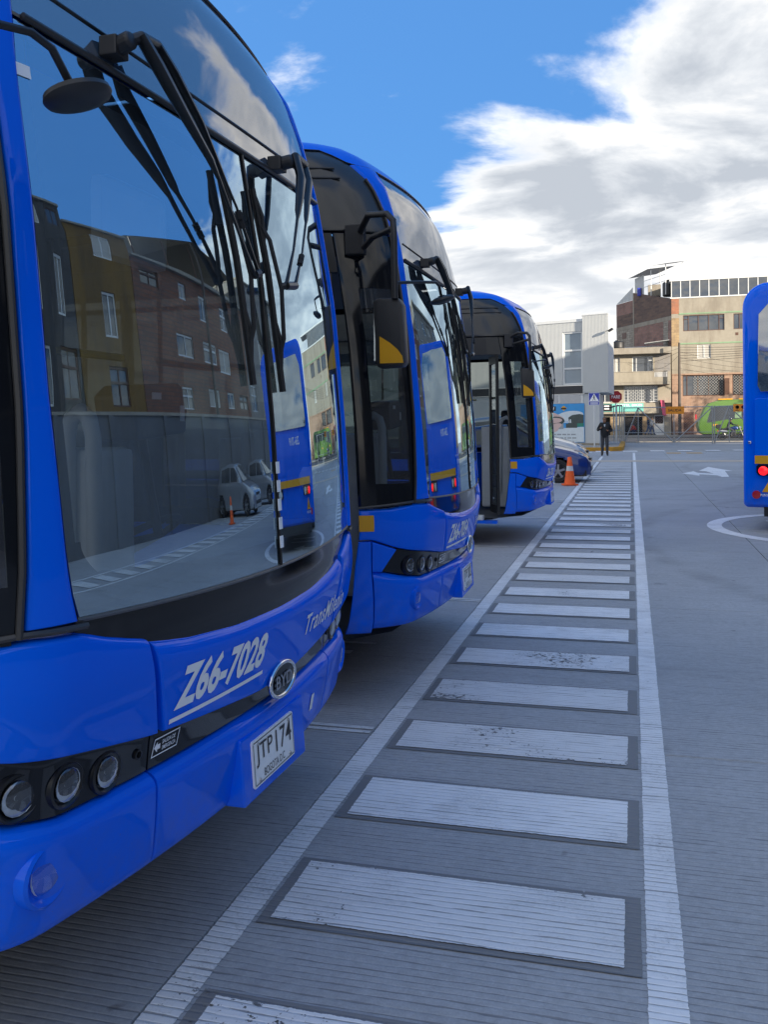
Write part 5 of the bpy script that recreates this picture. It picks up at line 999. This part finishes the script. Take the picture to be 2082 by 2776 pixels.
# ------------------------------------------------------------------ the bus driving off on the right (seen from behind)
def rear_bus():
    t = tag(empty('departing_bus', (1.49+1.275*math.cos(R(-15)), 13.6+1.275*math.sin(R(-15)), 0), R(-15)), 'blue bus seen from behind at the right edge, tail lamps lit', 'bus')
    W2, Hh = 1.275, 3.50
    def sec(k, n=48):   # closed cross-section scaled by k
        P = []
        for c, s, a0 in ((W2-.34, Hh-.34, 0), (-(W2-.34), Hh-.34, 90), (-(W2-.07), .34+.07, 180), (W2-.07, .34+.07, 270)):
            r = .34 if s > 1 else .07
            for q in range(9): a = R(a0+90*q/8); P.append((c+r*math.cos(a), s+r*math.sin(a)))
        return P
    P = sec(1); cz = 1.8
    rows = []
    for y, k, kz in ((.0, .90, .93), (.01, .955, .965), (.045, .985, .988), (.11, 1, 1), (.3, 1, 1), (4, 1, 1), (8, 1, 1), (11.2, 1, 1), (11.3, .95, .96)):
        rows.append([(a*k, y+.05*(a/W2)**2*(1 if y < .2 else 0), cz+(b-cz)*kz) for a, b in P]+[(P[0][0]*k, y+.05*(P[0][0]*k/W2)**2*(1 if y < .2 else 0), cz+(P[0][1]-cz)*kz)])
    mb = MB(); mb.grid(rows); mb.add([rows[0][i] for i in range(len(P))], [tuple(range(len(P)))]); mb.add([rows[-1][i] for i in range(len(P))], [tuple(range(len(P)-1, -1, -1))])
    mb.build('body', 'bus_blue', t, 35, recalc=True)
    yb = lambda x: -.004
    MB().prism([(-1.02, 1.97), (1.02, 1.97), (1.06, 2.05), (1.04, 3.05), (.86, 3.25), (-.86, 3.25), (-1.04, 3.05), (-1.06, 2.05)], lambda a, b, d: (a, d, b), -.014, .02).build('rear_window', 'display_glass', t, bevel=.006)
    MB().prism([(-1.10, .99), (1.10, .99), (1.10, 1.86), (1.06, 1.88), (-1.06, 1.88), (-1.10, 1.86)], lambda a, b, d: (a, d, b), -.018, .02).build('engine_cover', 'bus_blue', t, bevel=.008)
    for z in (1.15, 1.3, 1.45): MB().box(-.9, -.024, z, .9, -.016, z+.02).build('rib', 'bus_blue', t)
    MB().box(-1.10, -.026, .965, 1.10, -.0185, 1.08).build('yellow_band', 'yellow_vinyl', t)
    for sg in (-1, 1):
        lm = MB().prism([(.62, .80), (1.05, .80), (1.08, .84), (1.08, .93), (1.05, .955), (.62, .955)], lambda a, b, d: (sg*a, d, b), -.02, .02).build('lamp_panel', 'gloss_black', t)
        for x, mat in ((.99, 'red_lamp'), (.86, 'amber_lamp'), (.73, 'white_panel')): MB().lathe([(.064, -.01), (.062, .012), (.04, .018), (.001, .02)], (sg*x, -.02, .868), (0, -1, 0), 24).build('lamp', mat, lm, 50)
        MB().lathe([(.06, -.01), (.056, .006), (.001, .01)], (sg*1.085, .0, .53), (0, -1, 0), 20).build('reflector', 'red_reflector', t, 50)
        tr = MB().prism([(-.11, 0), (.11, 0), (0, .19)], lambda a, b, d: (sg*.90+a, d, .57+b), -.008, .01).build('warning_triangle', 'yellow_vinyl', t); MB().prism([(-.03, .03), (.03, .03), (0, .11)], lambda a, b, d: (sg*.90+a, d, .57+b), -.012, -.0085).build('warning_mark', 'black_vinyl', tr)
        flat_text('PUNTO CIEGO', .035, lambda a, b: (sg*.90-.13+a, -.0045, .51+b), 'white_vinyl', t, 'lettering', .26)
        MB().box(sg*1.17-.02, -.0, 1.24, sg*1.17+.02, .04, 1.28).build('marker', 'chrome', t, bevel=.008) if sg < 0 else None
        for yw in (3.3, 8.9):
            w = MB().lathe([(.30, .14), (.44, .145), (.485, .10), (.485, -.10), (.44, -.145), (.30, -.14)], (sg*1.14, yw, .485), (sg, 0, 0), 28, False).build('wheel', 'rubber', t, 40); MB().lathe([(.30, .11), (.25, .06), (.001, .08)], (sg*1.14, yw, .485), (sg, 0, 0), 20, False).build('rim', 'brushed', w, 40)
        for k in range(7): MB().box(sg*1.283-.006, .9+1.4*k, 1.35, sg*1.283+.006, 2.22+1.4*k, 2.65).build('side_window', 'window_glass', t)
    flat_text('Z66-7019', .16, lambda a, b: (-.55+a, -.022, 1.62+b), 'white_vinyl', t, 'fleet_number', .62, .3)
    MB().box(-1.0, .1, .22, 1.0, 10.8, .36).build('underbody', 'satin_black', t); MB().box(-1.25, -.005, 3.125, 1.25, .0, 3.135).build('panel_seam', 'satin_black', t) if False else None
rear_bus()

# ------------------------------------------------------------------ green bus on the street
def green_bus():
    t = tag(empty('green_bus', (5.2, 78.0, -.01)), 'lime green city bus passing along the street behind the gate', 'bus')
    prof = [(.35, .33), (.12, .45), (.0, 1.0), (.10, 1.5), (.55, 2.55), (.85, 2.85), (1.5, 3.05), (2.4, 3.12), (9.8, 3.12), (10.3, 2.9), (10.5, 2.4), (10.5, .33)]
    n = len(prof); ins = [(0, .10), (.04, .03), (.12, 0)]
    c = (5.2, 1.7); rows = []
    for y, k in ((0, .955), (.05, .985), (.18, 1.0), (2.3, 1.0), (2.45, .97)): rows.append([(c[0]+(a-c[0])*k, y, c[1]+(b-c[1])*k) for a, b in prof+[prof[0]]])
    mb = MB(); mb.grid(rows); mb.add([rows[0][i] for i in range(n)], [tuple(range(n))]); mb.add([rows[-1][i] for i in range(n)], [tuple(range(n-1, -1, -1))]); mb.build('body', 'green_paint', t, 30, recalc=True)
    def sw(poly, nm='side_window', mat='window_glass', d=-.006): return MB().prism(poly, lambda a, b, q: (a, q, b), d, .02).build(nm, mat, t)
    sw([(.75, 1.25), (.72, 1.35), (1.05, 2.45), (1.6, 2.62), (3.9, 2.68), (3.9, 1.8), (3.6, 1.6), (2.2, 1.5)])
    sw([(2.85, 1.62), (3.35, 1.65), (3.35, 2.6), (2.85, 2.58)], 'blind', 'mint', -.010)
    for x in (4.3, 5.7, 7.1, 8.5): sw([(x, 1.85), (x+1.2, 1.85), (x+1.2, 2.72), (x, 2.72)])
    MB().add([(.42, .25, 1.35), (.42, 2.2, 1.35), (.78, 2.2, 2.5), (.78, .25, 2.5)], [(0, 1, 2, 3)]).build('windscreen', 'window_glass', t)
    for x in (1.6, 3.2): MB().box(x, .1, 3.12, x+1.1, .4, 3.2).build('roof_marker', 'yellow_vinyl', t)
    for x in (1.1, 5.6): MB().box(x, -.01, 1.0, x+.45, .0, 1.14).build('marker_patch', 'yellow_vinyl', t)
    flat_text('Z64-', .17, lambda a, b: (4.75+a, -.008, 1.42+b), 'white_vinyl', t, 'fleet_number', .42, .25)
    for x in (2.3, 8.2):
        w = MB().lathe([(.28, .12), (.42, .13), (.46, .09), (.46, -.1), (.28, -.12)], (x, .12, .46), (0, -1, 0), 26, False).build('wheel', 'rubber', t, 40); MB().lathe([(.28, .1), (.2, .05), (.001, .08)], (x, .12, .46), (0, -1, 0), 18, False).build('rim', 'brushed', w, 40)
    MB().tube([(.3, .1, 2.35), (.0, -.12, 2.3), (-.15, -.15, 2.1), (-.15, -.15, 1.9)], .03, 6).build('mirror_arm', 'dark_plastic', t); MB().box(-.22, -.2, 1.55, -.08, -.08, 1.95).build('mirror', 'red_reflector', t, bevel=.02)
    MB().box(.5, .1, .25, 10.2, 2.3, .36).build('underbody', 'satin_black', t)
green_bus()

# ------------------------------------------------------------------ parked cars
def car(name, loc, rz, mat, label, hatch=False):
    t = tag(empty(name, loc, rz), label, 'car', 'parked cars')       # local +x = forward, origin under the nose
    Lg = 3.9 if hatch else 4.25; hw = .835
    hood = lambda x: interp(x, [-Lg, -Lg+.12, -Lg+.5, -3.55, -2.9, -1.55, -1.05, -.45, -.12, 0], [.72, .92, .97, .98, .96, .95, .945, .80, .66, .52])
    roof_x = [-Lg+.12, -Lg+(.45 if hatch else .85), -2.55, -1.95, -1.08]
    roof_z = [.97, 1.42 if hatch else 1.38, 1.50, 1.47, .95]
    if not hatch: roof_x[0] = -Lg+.55
    wid = lambda x: hw*interp(x, [-Lg, -Lg+.15, -Lg+.6, -2, -.6, -.25, -.08, 0], [.70, .88, .98, 1, .985, .93, .80, .62])
    arches = (-.81, -.81-2.48)
    xs = sorted(set([-Lg+Lg*i/96 for i in range(97)]+[-.02, -.05, -.08]))
    zf = [0, .06, .12, .2, .3, .4, .5, .6, .7, .8, .88, .95, 1.0]
    mb = MB()
    def side(x, f):
        z0 = .20; z1 = hood(x); z = lerp(z0, z1, f)
        bul = interp(f, [0, .12, .45, .75, .9, 1], [.93, .985, 1.0, .985, .955, .90]); return z, wid(x)*bul
    for sg in (-1, 1):
        G = []
        for x in xs:
            row = []
            for f in zf:
                z, y = side(x, f); X = x
                for ax in arches:
                    d = math.hypot(x-ax, z-.30)
                    if .31 < d < .40 and z > .1:
                        k = .355/max(d, 1e-3); X = ax+(x-ax)*k if abs(d-.355) < .025 else X; z = .30+(z-.30)*k if abs(d-.355) < .025 else z
                row.append((X, sg*y, z))
            G.append(row)
        n = len(zf); base = len(mb.v); mb.v += [q for r in G for q in r]
        for i in range(len(xs)-1):
            for j in range(n-1):
                q = [base+i*n+j, base+(i+1)*n+j, base+(i+1)*n+j+1, base+i*n+j+1]; cx_ = sum(mb.v[w][0] for w in q)/4; cz_ = sum(mb.v[w][2] for w in q)/4
                if any(math.hypot(cx_-ax, cz_-.30) < .352 for ax in arches): continue
                mb.f.append(tuple(q) if sg < 0 else tuple(q[::-1]))
    rows = [[(x, wid(x)*.90*k, hood(x)+.045*(1-k*k)*min(1, -x*3+.2)) for k in (-1, -.85, -.6, -.3, 0, .3, .6, .85, 1)] for x in xs]
    mb.grid(rows)
    mb.add([(0, wid(0)*.9*k, lerp(.20, .54, f)) for f in (0, 1) for k in (-1, 1)], [(0, 1, 3, 2)]); mb.add([(-Lg, wid(-Lg)*.93*k, lerp(.20, .74, f)) for f in (0, 1) for k in (-1, 1)], [(0, 2, 3, 1)])
    mb.build('body', mat, t, 32, recalc=True)
    # cabin
    cx0, cx1 = roof_x[0], roof_x[-1]; zr = lambda x: interp(x, roof_x, roof_z)
    cxs = [cx0+(cx1-cx0)*i/36 for i in range(37)]; cab = MB()
    def cw(x, f): return wid(x)*lerp(.885, .66, f)
    rows = []
    for x in cxs:
        zb = hood(x)-.01; zt = max(zr(x), zb+.004)
        half = [(x, cw(x, f), lerp(zb, zt, min(1, f*1.02))) for f in (0, .5, .85)]+[(x, cw(x, 1)*.9, zt-.004), (x, cw(x, 1)*.5, zt+.02*min(1, (zt-zb)*3)), (x, 0, zt+.03*min(1, (zt-zb)*3))]
        rows.append(half+[(a, -b, c) for a, b, c in half[-2::-1]])
    cab.grid(rows); cab.build('cabin', mat, t, 35, recalc=True)
    for sg in (-1, 1):
        for xa, xb in (((-1.55, -2.30), (-2.38, -3.1)) if not hatch else ((-1.55, -2.35), (-2.43, -3.25))):
            def wp(x, f): zb = hood(x)+.03; zt = zr(x)-.09; return (x, sg*(cw(x, lerp(.06, .74, f))+.006), lerp(zb, zt, f))
            N_ = 8; g_ = [[wp(lerp(xa, xb, i/N_)-(.0 if i else 0), f/4) for f in range(5)] for i in range(N_+1)]
            MB().grid(g_, sg < 0).build('side_window', 'window_glass', t, 40)
        zl = .655; hx = -.235
        hd = MB().lathe([(.001, .03), (.09, .02), (.13, -.01), (.14, -.05)], (hx, sg*wid(hx)*.74, zl), (1, sg*.75, .35), 20).build('headlight', 'clear_lens', t, 50); MB().lathe([(.001, -.02), (.07, .0), (.12, -.01)], (hx-.01, sg*wid(hx)*.73, zl), (1, sg*.75, .35), 16, False).build('reflector', 'chrome', hd, 30)
        MB().obox((-.17, sg*wid(-.17)*.86, .585), (.10, sg*-.06, 0), (.004, sg*.02, 0), (0, 0, .025)).build('indicator', 'amber_lamp', t)
        MB().obox((-Lg+.06, sg*.6, .78), (.03, 0, 0), (0, .14, 0), (0, 0, .10)).build('tail_lamp', 'red_reflector', t, bevel=.02)
        MB().obox((-1.45, sg*(wid(-1.4)+.07), 1.02), (.06, 0, 0), (0, .09, 0), (0, 0, .06)).build('door_mirror', mat, t, bevel=.02)
        for xd in (-1.50, -2.36): MB().tube([(xd, sg*(wid(xd)*1.0+.001), .35), (xd, sg*(wid(xd)*.995+.001), .7), (xd+.05, sg*(wid(xd)*.93+.001), .92)], .004, 4).build('door_gap', 'satin_black', t)
        for ax in arches:
            w = MB().lathe([(.19, .085), (.27, .09), (.30, .06), (.30, -.08), (.27, -.09), (.19, -.085)], (ax, sg*.735, .30), (0, sg, 0), 30, False).build('wheel', 'rubber', t, 40)
            rm = MB(); c0 = Vector((ax, sg*.735, .30)); rm.lathe([(.195, .07), (.185, .085), (.17, .06), (.165, .02)], c0, (0, sg, 0), 30, False); rm.lathe([(.05, .05), (.045, .075), (.001, .078)], c0, (0, sg, 0), 16)
            for k in range(5):
                a = 2*math.pi*k/5+.3; d_ = Vector((math.cos(a), 0, math.sin(a))); e_ = Vector((-d_.z, 0, d_.x)); rm.obox(c0+d_*.11+Vector((0, sg*.06, 0)), d_*.07, e_*.028, Vector((0, .008, 0)))
            rm.build('rim', 'brushed', w); MB().lathe([(.165, .015), (.001, .015)], c0, (0, sg, 0), 20, False).build('brake', 'satin_black', w)
    wsx = [-1.10, -1.85]; MB().grid([[(x, k*wid(x)*lerp(.80, .62, i/6), zr(x)+.012+.025*(1-k*k)) for k in (-1, -.5, 0, .5, 1)] for i, x in enumerate([lerp(wsx[0], wsx[1], q/6) for q in range(7)])]).build('windscreen', 'window_glass', t, 40)
    MB().box(-.06, -.42, .30, .012, .42, .40).build('lower_grille', 'satin_black', t); MB().box(-.12, -.30, .57, .002, .30, .62).build('grille', 'satin_black', t)
    MB().box(-Lg+.1, -.70, .17, -.1, .70, .32).build('underbody', 'satin_black', t)
    return t
car('blue_car', (-1.02, 24.25, 0), .0, 'car_blue', 'dark blue sedan parked behind the traffic cone')
sc_ = car('silver_car', (-1.22, 27.0, 0), .0, 'car_silver', 'silver car parked just behind the dark blue sedan', True); sc_.scale = (1, 1, 1.16)
car('silver_hatchback', (9.9, 22.2, 0), math.pi, 'car_silver', 'silver hatchback by the yard wall, mirrored in the near windscreen', True)
car('white_hatchback', (9.9, 27.0, 0), math.pi, 'car_silver', 'second pale hatchback by the yard wall, mirrored in the windscreen', True)

# ------------------------------------------------------------------ people
def person(name, loc, rz, label, J, top='jacket_black', legs='trousers_grey', shoes='shoe_black', hair=True, scale=1.0, bulk=1.0, neck='shirt_pale'):
    t = tag(empty(name, loc, rz), label, 'person')
    V, E_, Rr, Z = [], [], [], []
    def v(p, r, z, par=None):
        V.append(tuple(c*scale for c in p)); Rr.append(tuple(q*scale for q in (r if isinstance(r, tuple) else (r, r)))); Z.append(z)
        if par is not None: E_.append((par, len(V)-1))
        return len(V)-1
    pel = v(J.get('pelvis', (0, 0, .94)), (.155*bulk, .12*bulk), 'top'); sp = v(J.get('spine', (0, 0, 1.10)), (.160*bulk, .125*bulk), 'top', pel); ch = v(J.get('chest', (0, 0, 1.30)), (.175*bulk, .125*bulk), 'top', sp)
    nk = v(J.get('neck', (0, -.005, 1.46)), .058, 'skin', ch); h0 = v(J.get('jaw', (0, -.025, 1.545)), (.064, .072), 'skin', nk); h1 = v(J.get('crown', (0, -.015, 1.635)), (.078, .092), 'skin', h0); h2 = v(tuple(a+b for a, b in zip(J.get('crown', (0, -.015, 1.635)), (0, .008, .055))), (.055, .065), 'hair' if hair else 'skin', h1)
    v(tuple(a+b for a, b in zip(J.get('jaw', (0, -.025, 1.545)), (0, -.085, .04))), (.012, .014), 'skin', h0)
    for sg, s in ((-1, 'l'), (1, 'r')):
        sh = v(J.get('sh'+s, (sg*.165, .0, 1.395)), (.075*bulk, .075*bulk), 'top', ch); el = v(J['el'+s], .052*bulk, 'top', sh); wr = v(J['wr'+s], .042*bulk, 'top', el)
        d = (Vector(J['ha'+s])-Vector(J['wr'+s])); hp = v(J['ha'+s], (.028, .018), 'skin', wr)
        d.normalize(); ac = d.cross(Vector((0, 0, 1)) if abs(d.z) < .8 else Vector((0, 1, 0))).normalized()
        for k, (o, L_) in enumerate(((-.026, .055), (-.009, .068), (.009, .064), (.026, .05))):
            b0 = Vector(J['ha'+s])+d*.02+ac*o*.8; f1 = v(tuple(b0+d*L_*.45), .008, 'skin', hp); v(tuple(b0+d*L_*.7+ac.cross(d)*.02), .007, 'skin', f1)
        th = Vector(J['wr'+s])+d*.045+ac*(.04*sg); f1 = v(tuple(th), .011, 'skin', hp); v(tuple(th+d*.04+ac*.01*sg), .009, 'skin', f1)
        hi = v(J.get('hi'+s, (sg*.09, 0, .88)), (.095, .10), 'legs', pel); kn = v(J['kn'+s], .078, 'legs', hi); an = v(J['an'+s], .058, 'legs', kn); v(J['he'+s], (.04, .04), 'shoe', an); v(J['to'+s], (.042, .03), 'shoe', an)
    me = bpy.data.meshes.new('b'); me.from_pydata(V, E_, []); ob = bpy.data.objects.new('b', me); COL.objects.link(ob)
    ob.modifiers.new('s', 'SKIN'); 
    for i, q in enumerate(me.skin_vertices[0].data): q.radius = Rr[i]; q.use_root = (i == 0)
    ob.modifiers['s'].use_smooth_shade = True; sb = ob.modifiers.new('u', 'SUBSURF'); sb.levels = 2; sb.render_levels = 2
    dg = bpy.context.evaluated_depsgraph_get(); dg.update(); m2 = bpy.data.meshes.new_from_object(ob.evaluated_get(dg)); bpy.data.objects.remove(ob)
    mats = {'top': top, 'legs': legs, 'skin': 'skin', 'shoe': shoes, 'hair': 'hair'}; keys = list(mats)
    m2.materials.clear()
    for k in keys: m2.materials.append(MATS[mats[k]])
    VV = [Vector(q) for q in V]
    segs = [(VV[a], VV[b], Z[b], sum(Rr[a])/2, sum(Rr[b])/2) for a, b in E_]
    for pg in m2.polygons:
        c = pg.center; best = None
        for a, b, z, ra, rb in segs:
            ab = b-a; tt = max(0, min(1, (c-a).dot(ab)/max(1e-9, ab.length_squared))); dd = (a+ab*tt-c).length-lerp(ra, rb, tt)
            if b is VV[nk]: dd += .03
            if best is None or dd < best[0]: best = (dd, z)
        pg.material_index = keys.index(best[1]); pg.use_smooth = True
    o = bpy.data.objects.new('body', m2); COL.objects.link(o); o.parent = t
    cr = Vector(J.get('crown', (0, -.015, 1.635)))*scale; jw = Vector(J.get('jaw', (0, -.025, 1.545)))*scale
    if hair:
        n = 14; rows = []
        for i in range(6):
            rows.append([(lambda fr, ph: cr+Vector((.083*math.cos(ph)*math.cos(2*math.pi*k/n), .010+.098*math.cos(ph)*math.sin(2*math.pi*k/n), .0+.092*math.sin(ph))))(0, R(90-i*(10 if math.sin(2*math.pi*k/n) < -.3 else 20))) for k in range(n+1)])
        MB().grid(rows).build('hair', 'hair', t, 60)
    for sg in (-1, 1): MB().lathe([(.001, .006), (.008, .004), (.010, 0)], jw.lerp(cr, .62)+Vector((sg*.03, -.086, 0)), (0, -1, 0), 8).build('eye', 'shoe_black', t)
    if neck:
        cp = Vector(J.get('chest', (0, 0, 1.30)))*scale; nkp = Vector(J.get('neck', (0, -.005, 1.46)))*scale
        MB().add([nkp+Vector((-.055, -.055, -.02)), nkp+Vector((.055, -.055, -.02)), cp+Vector((.01, -.135*bulk, -.02)), cp+Vector((-.01, -.135*bulk, -.02)), nkp+Vector((0, -.075, -.04))], [(0, 4, 2, 3), (4, 1, 2)]).build('shirt_front', neck, t)
    return t
stand = dict(knl=(-.10, -.03, .50), anl=(-.11, .02, .10), hel=(-.11, .06, .04), tol=(-.13, -.14, .035), knr=(.10, -.05, .50), anr=(.10, -.05, .10), her=(.10, -.01, .04), tor=(.12, -.21, .035))
person('walking_man', (-1.15, 40.7, .012), .05, 'man in black jacket walking towards the camera, hands at his chest',
       dict(stand, ell=(-.30, .03, 1.12), wrl=(-.20, -.18, 1.20), hal=(-.165, -.225, 1.24), elr=(.30, .02, 1.10), wrr=(.17, -.20, 1.10), har=(.115, -.23, 1.12), jaw=(0, -.04, 1.53), crown=(0, -.045, 1.615)), bulk=1.25)
stride = dict(knl=(-.08, -.16, .52), anl=(-.08, -.22, .12), hel=(-.08, -.18, .05), tol=(-.09, -.40, .06), knr=(.08, .08, .50), anr=(.08, .30, .16), her=(.08, .36, .13), tor=(.08, .22, .04))
person('pedestrian', (1.45, 85.0, .13), R(90), 'pedestrian in dark navy jacket and jeans crossing before the shop', dict(stride, ell=(-.24, .08, 1.13), wrl=(-.20, -.10, 1.0), hal=(-.18, -.16, .98), elr=(.24, .10, 1.13), wrr=(.2, -.06, .98), har=(.18, -.12, .96)), 'navy_cloth', 'denim', neck=None, scale=.98)
person('companion', (1.75, 85.6, .13), R(92), 'pedestrian in pale top walking beside the one in navy', dict(stride, ell=(-.24, .08, 1.13), wrl=(-.22, -.02, .92), hal=(-.22, -.04, .84), elr=(.24, .10, 1.13), wrr=(.22, .02, .92), har=(.22, .0, .84)), 'white_cloth', 'denim', neck=None, scale=.95)
crouch = dict(pelvis=(0, .12, .42), spine=(0, .06, .58), chest=(0, -.10, .74), neck=(0, -.2, .86), jaw=(0, -.27, .91), crown=(0, -.27, 1.0), shl=(-.16, -.10, .80), shr=(.16, -.10, .80), ell=(-.22, -.28, .62), wrl=(-.14, -.44, .52), hal=(-.12, -.50, .5), elr=(.22, -.28, .62), wrr=(.14, -.44, .5), har=(.12, -.5, .48), hil=(-.1, .10, .40), hir=(.1, .1, .40), knl=(-.14, -.26, .46), anl=(-.13, -.05, .10), hel=(-.13, .0, .04), tol=(-.14, -.2, .035), knr=(.14, -.26, .46), anr=(.13, -.05, .10), her=(.13, 0, .04), tor=(.14, -.2, .035))
person('crouching_mechanic', (.25, 86.0, .13), R(-60), 'person in red crouching at the bicycle shop doorway', crouch, 'red_cloth', 'navy_cloth', neck=None)

# ------------------------------------------------------------------ motorcycle and rider
def motorcycle(loc):
    t = tag(empty('motorcycle', loc), 'black motorcycle with rear top box passing behind the gate', 'motorcycle')     # local +x forward
    for x in (0, 1.42):
        w = MB().lathe([(.26, -.05), (.31, -.05), (.33, 0), (.31, .05), (.26, .05), (.26, -.05)], (x, 0, .33), (0, 1, 0), 28, False).build('wheel', 'rubber', t, 50); sp = MB(); sp.lathe([(.05, -.05), (.05, .05), (.001, .05)], (x, 0, .33), (0, 1, 0), 12)
        for k in range(10): a = math.pi*k/10; sp.tube([(x+.26*math.cos(a), 0, .33+.26*math.sin(a)), (x-.26*math.cos(a), 0, .33-.26*math.sin(a))], .006, 4)
        sp.build('spokes', 'dark_plastic', w)
        MB().tube([(x+.37*math.cos(a), 0, .33+.37*math.sin(a)) for a in [R(30+12*k) for k in range(11)]], .05, 6, .5).build('mudguard', 'satin_black', t, 50)
    MB().tube([(1.42, .07, .33), (1.18, .07, .98)], .028, 8).build('fork', 'satin_black', t); MB().tube([(1.42, -.07, .33), (1.18, -.07, .98)], .028, 8).build('fork', 'satin_black', t)
    MB().tube([(1.12, -.34, 1.05), (1.14, -.1, 1.03), (1.14, .1, 1.03), (1.12, .34, 1.05)], .016, 8).build('handlebar', 'satin_black', t)
    MB().lathe([(.001, .09), (.08, .07), (.09, 0), (.05, -.06)], (1.27, 0, .90), (1, 0, 0), 18).build('headlamp', 'chrome', t, 50)
    MB().tube([(.50, 0, .80), (.62, 0, .84), (.85, 0, .88), (1.05, 0, .86), (1.12, 0, .8)], [.06, .12, .15, .13, .05], 12).build('tank', 'car_blue', t, 60)
    MB().tube([(-.25, 0, .82), (0, 0, .80), (.3, 0, .76), (.6, 0, .78)], [.07, .12, .13, .09], 10, .5).build('seat', 'rubber', t, 60)
    en = MB(); en.box(.45, -.13, .28, .95, .13, .62); en.tube([(.75, 0, .55), (.9, 0, .75)], .1, 10); en.build('engine', 'dark_plastic', t, bevel=.03)
    MB().tube([(.85, -.14, .45), (.7, -.16, .27), (.2, -.17, .27), (-.3, -.18, .36)], [.025, .025, .05, .05], 10).build('exhaust', 'dark_plastic', t, 50)
    fr = MB(); fr.tube([(1.15, 0, .85), (.95, 0, .3), (.4, 0, .28), (0, 0, .33)], .03, 6); fr.tube([(.4, 0, .3), (.35, 0, .72), (-.3, 0, .78)], .03, 6); fr.build('frame', 'satin_black', t)
    MB().tube([(.35, .0, .62), (.0, .0, .66), (-.2, 0, .7)], [.09, .12, .05], 8).build('side_cover', 'car_silver', t, 50)
    MB().box(-.46, -.19, .87, -.08, .19, 1.15).build('top_box', 'dark_plastic', t, bevel=.04); MB().tube([(.05, .1, .80), (-.42, .1, .86), (-.42, -.1, .86), (.05, -.1, .80)], .015, 6).build('luggage_rack', 'satin_black', t); MB().box(-.36, -.09, .6, -.30, .09, .72).build('tail_lamp', 'red_reflector', t)
    return t
motorcycle((6.55, 72.0, -.01))
rd = dict(pelvis=(0, .18, .90), spine=(0, .12, 1.06), chest=(0, .02, 1.25), neck=(0, -.04, 1.40), jaw=(0, -.07, 1.48), crown=(0, -.06, 1.57), shl=(-.17, .0, 1.33), shr=(.17, 0, 1.33), ell=(-.27, -.22, 1.12), wrl=(-.30, -.50, 1.08), hal=(-.31, -.56, 1.06), elr=(.27, -.22, 1.12), wrr=(.30, -.50, 1.08), har=(.31, -.56, 1.06), hil=(-.12, .16, .86), hir=(.12, .16, .86), knl=(-.20, -.22, .70), anl=(-.17, .0, .34), hel=(-.17, .06, .28), tol=(-.18, -.16, .27), knr=(.20, -.22, .70), anr=(.17, 0, .34), her=(.17, .06, .28), tor=(.18, -.16, .27))
pr = person('rider', (7.08, 72.0, -.01), R(90), 'helmeted rider in dark clothes sitting on the motorcycle', rd, 'jacket_black', 'trousers_grey', hair=False, neck=None)
MB().lathe([(.001, .15), (.07, .135), (.12, .07), (.132, 0), (.12, -.07), (.10, -.12)], (0, -.05, 1.56), (0, 0, 1), 20).build('helmet', 'helmet', pr, 60); MB().obox((0, -.165, 1.56), (.08, 0, 0), (0, .02, 0), (0, 0, .045)).build('visor', 'gloss_black', pr, bevel=.015)

# ------------------------------------------------------------------ trees beyond the street (mirrored in the windscreens)
def tree(x, y, h, r, label, seed):
    rnd = random.Random(seed); t = tag(empty('street_tree', (x, y, 0)), label, 'tree', 'trees along the street')
    tk = MB(); tk.tube([(0, 0, -.1), (.1, .05, h*.25), (.05, 0, h*.5)], [.24, .19, .13], 10)
    cl = []
    for k in range(9):
        a = rnd.uniform(0, 6.28); e = Vector((r*.75*math.cos(a)*rnd.uniform(.4, 1), r*.75*math.sin(a)*rnd.uniform(.4, 1), h*rnd.uniform(.5, .95))); tk.tube([(.05, 0, h*rnd.uniform(.3, .48)), e.lerp(Vector((0, 0, h*.5)), .4), e], [.08, .05, .02], 6); cl.append(e)
    tk.build('trunk', 'timber_pole', t, 50)
    mb = MB()
    for e in cl+[Vector((0, 0, h*.85))]:
        for k in range(420):
            d = Vector((rnd.gauss(0, 1), rnd.gauss(0, 1), rnd.gauss(0, .8))).normalized()*r*.48*rnd.random()**.5; c = e+d; a = Vector((rnd.gauss(0, 1), rnd.gauss(0, 1), rnd.gauss(0, 1))).normalized()*rnd.uniform(.07, .16); b = a.orthogonal().normalized()*rnd.uniform(.05, .1)
            mb.add([c-a, c+b, c+a, c-b], [(0, 1, 2, 3)])
    mb.build('crown', 'foliage', t)
tree(24, 70, 8.5, 3.2, 'dark round street tree nearest the crossarm pole', 3); tree(31, 73, 9.5, 3.6, 'taller street tree farther along the pavement', 5); tree(38, 71, 8, 3.0, 'low street tree at the far end of the pavement', 9)
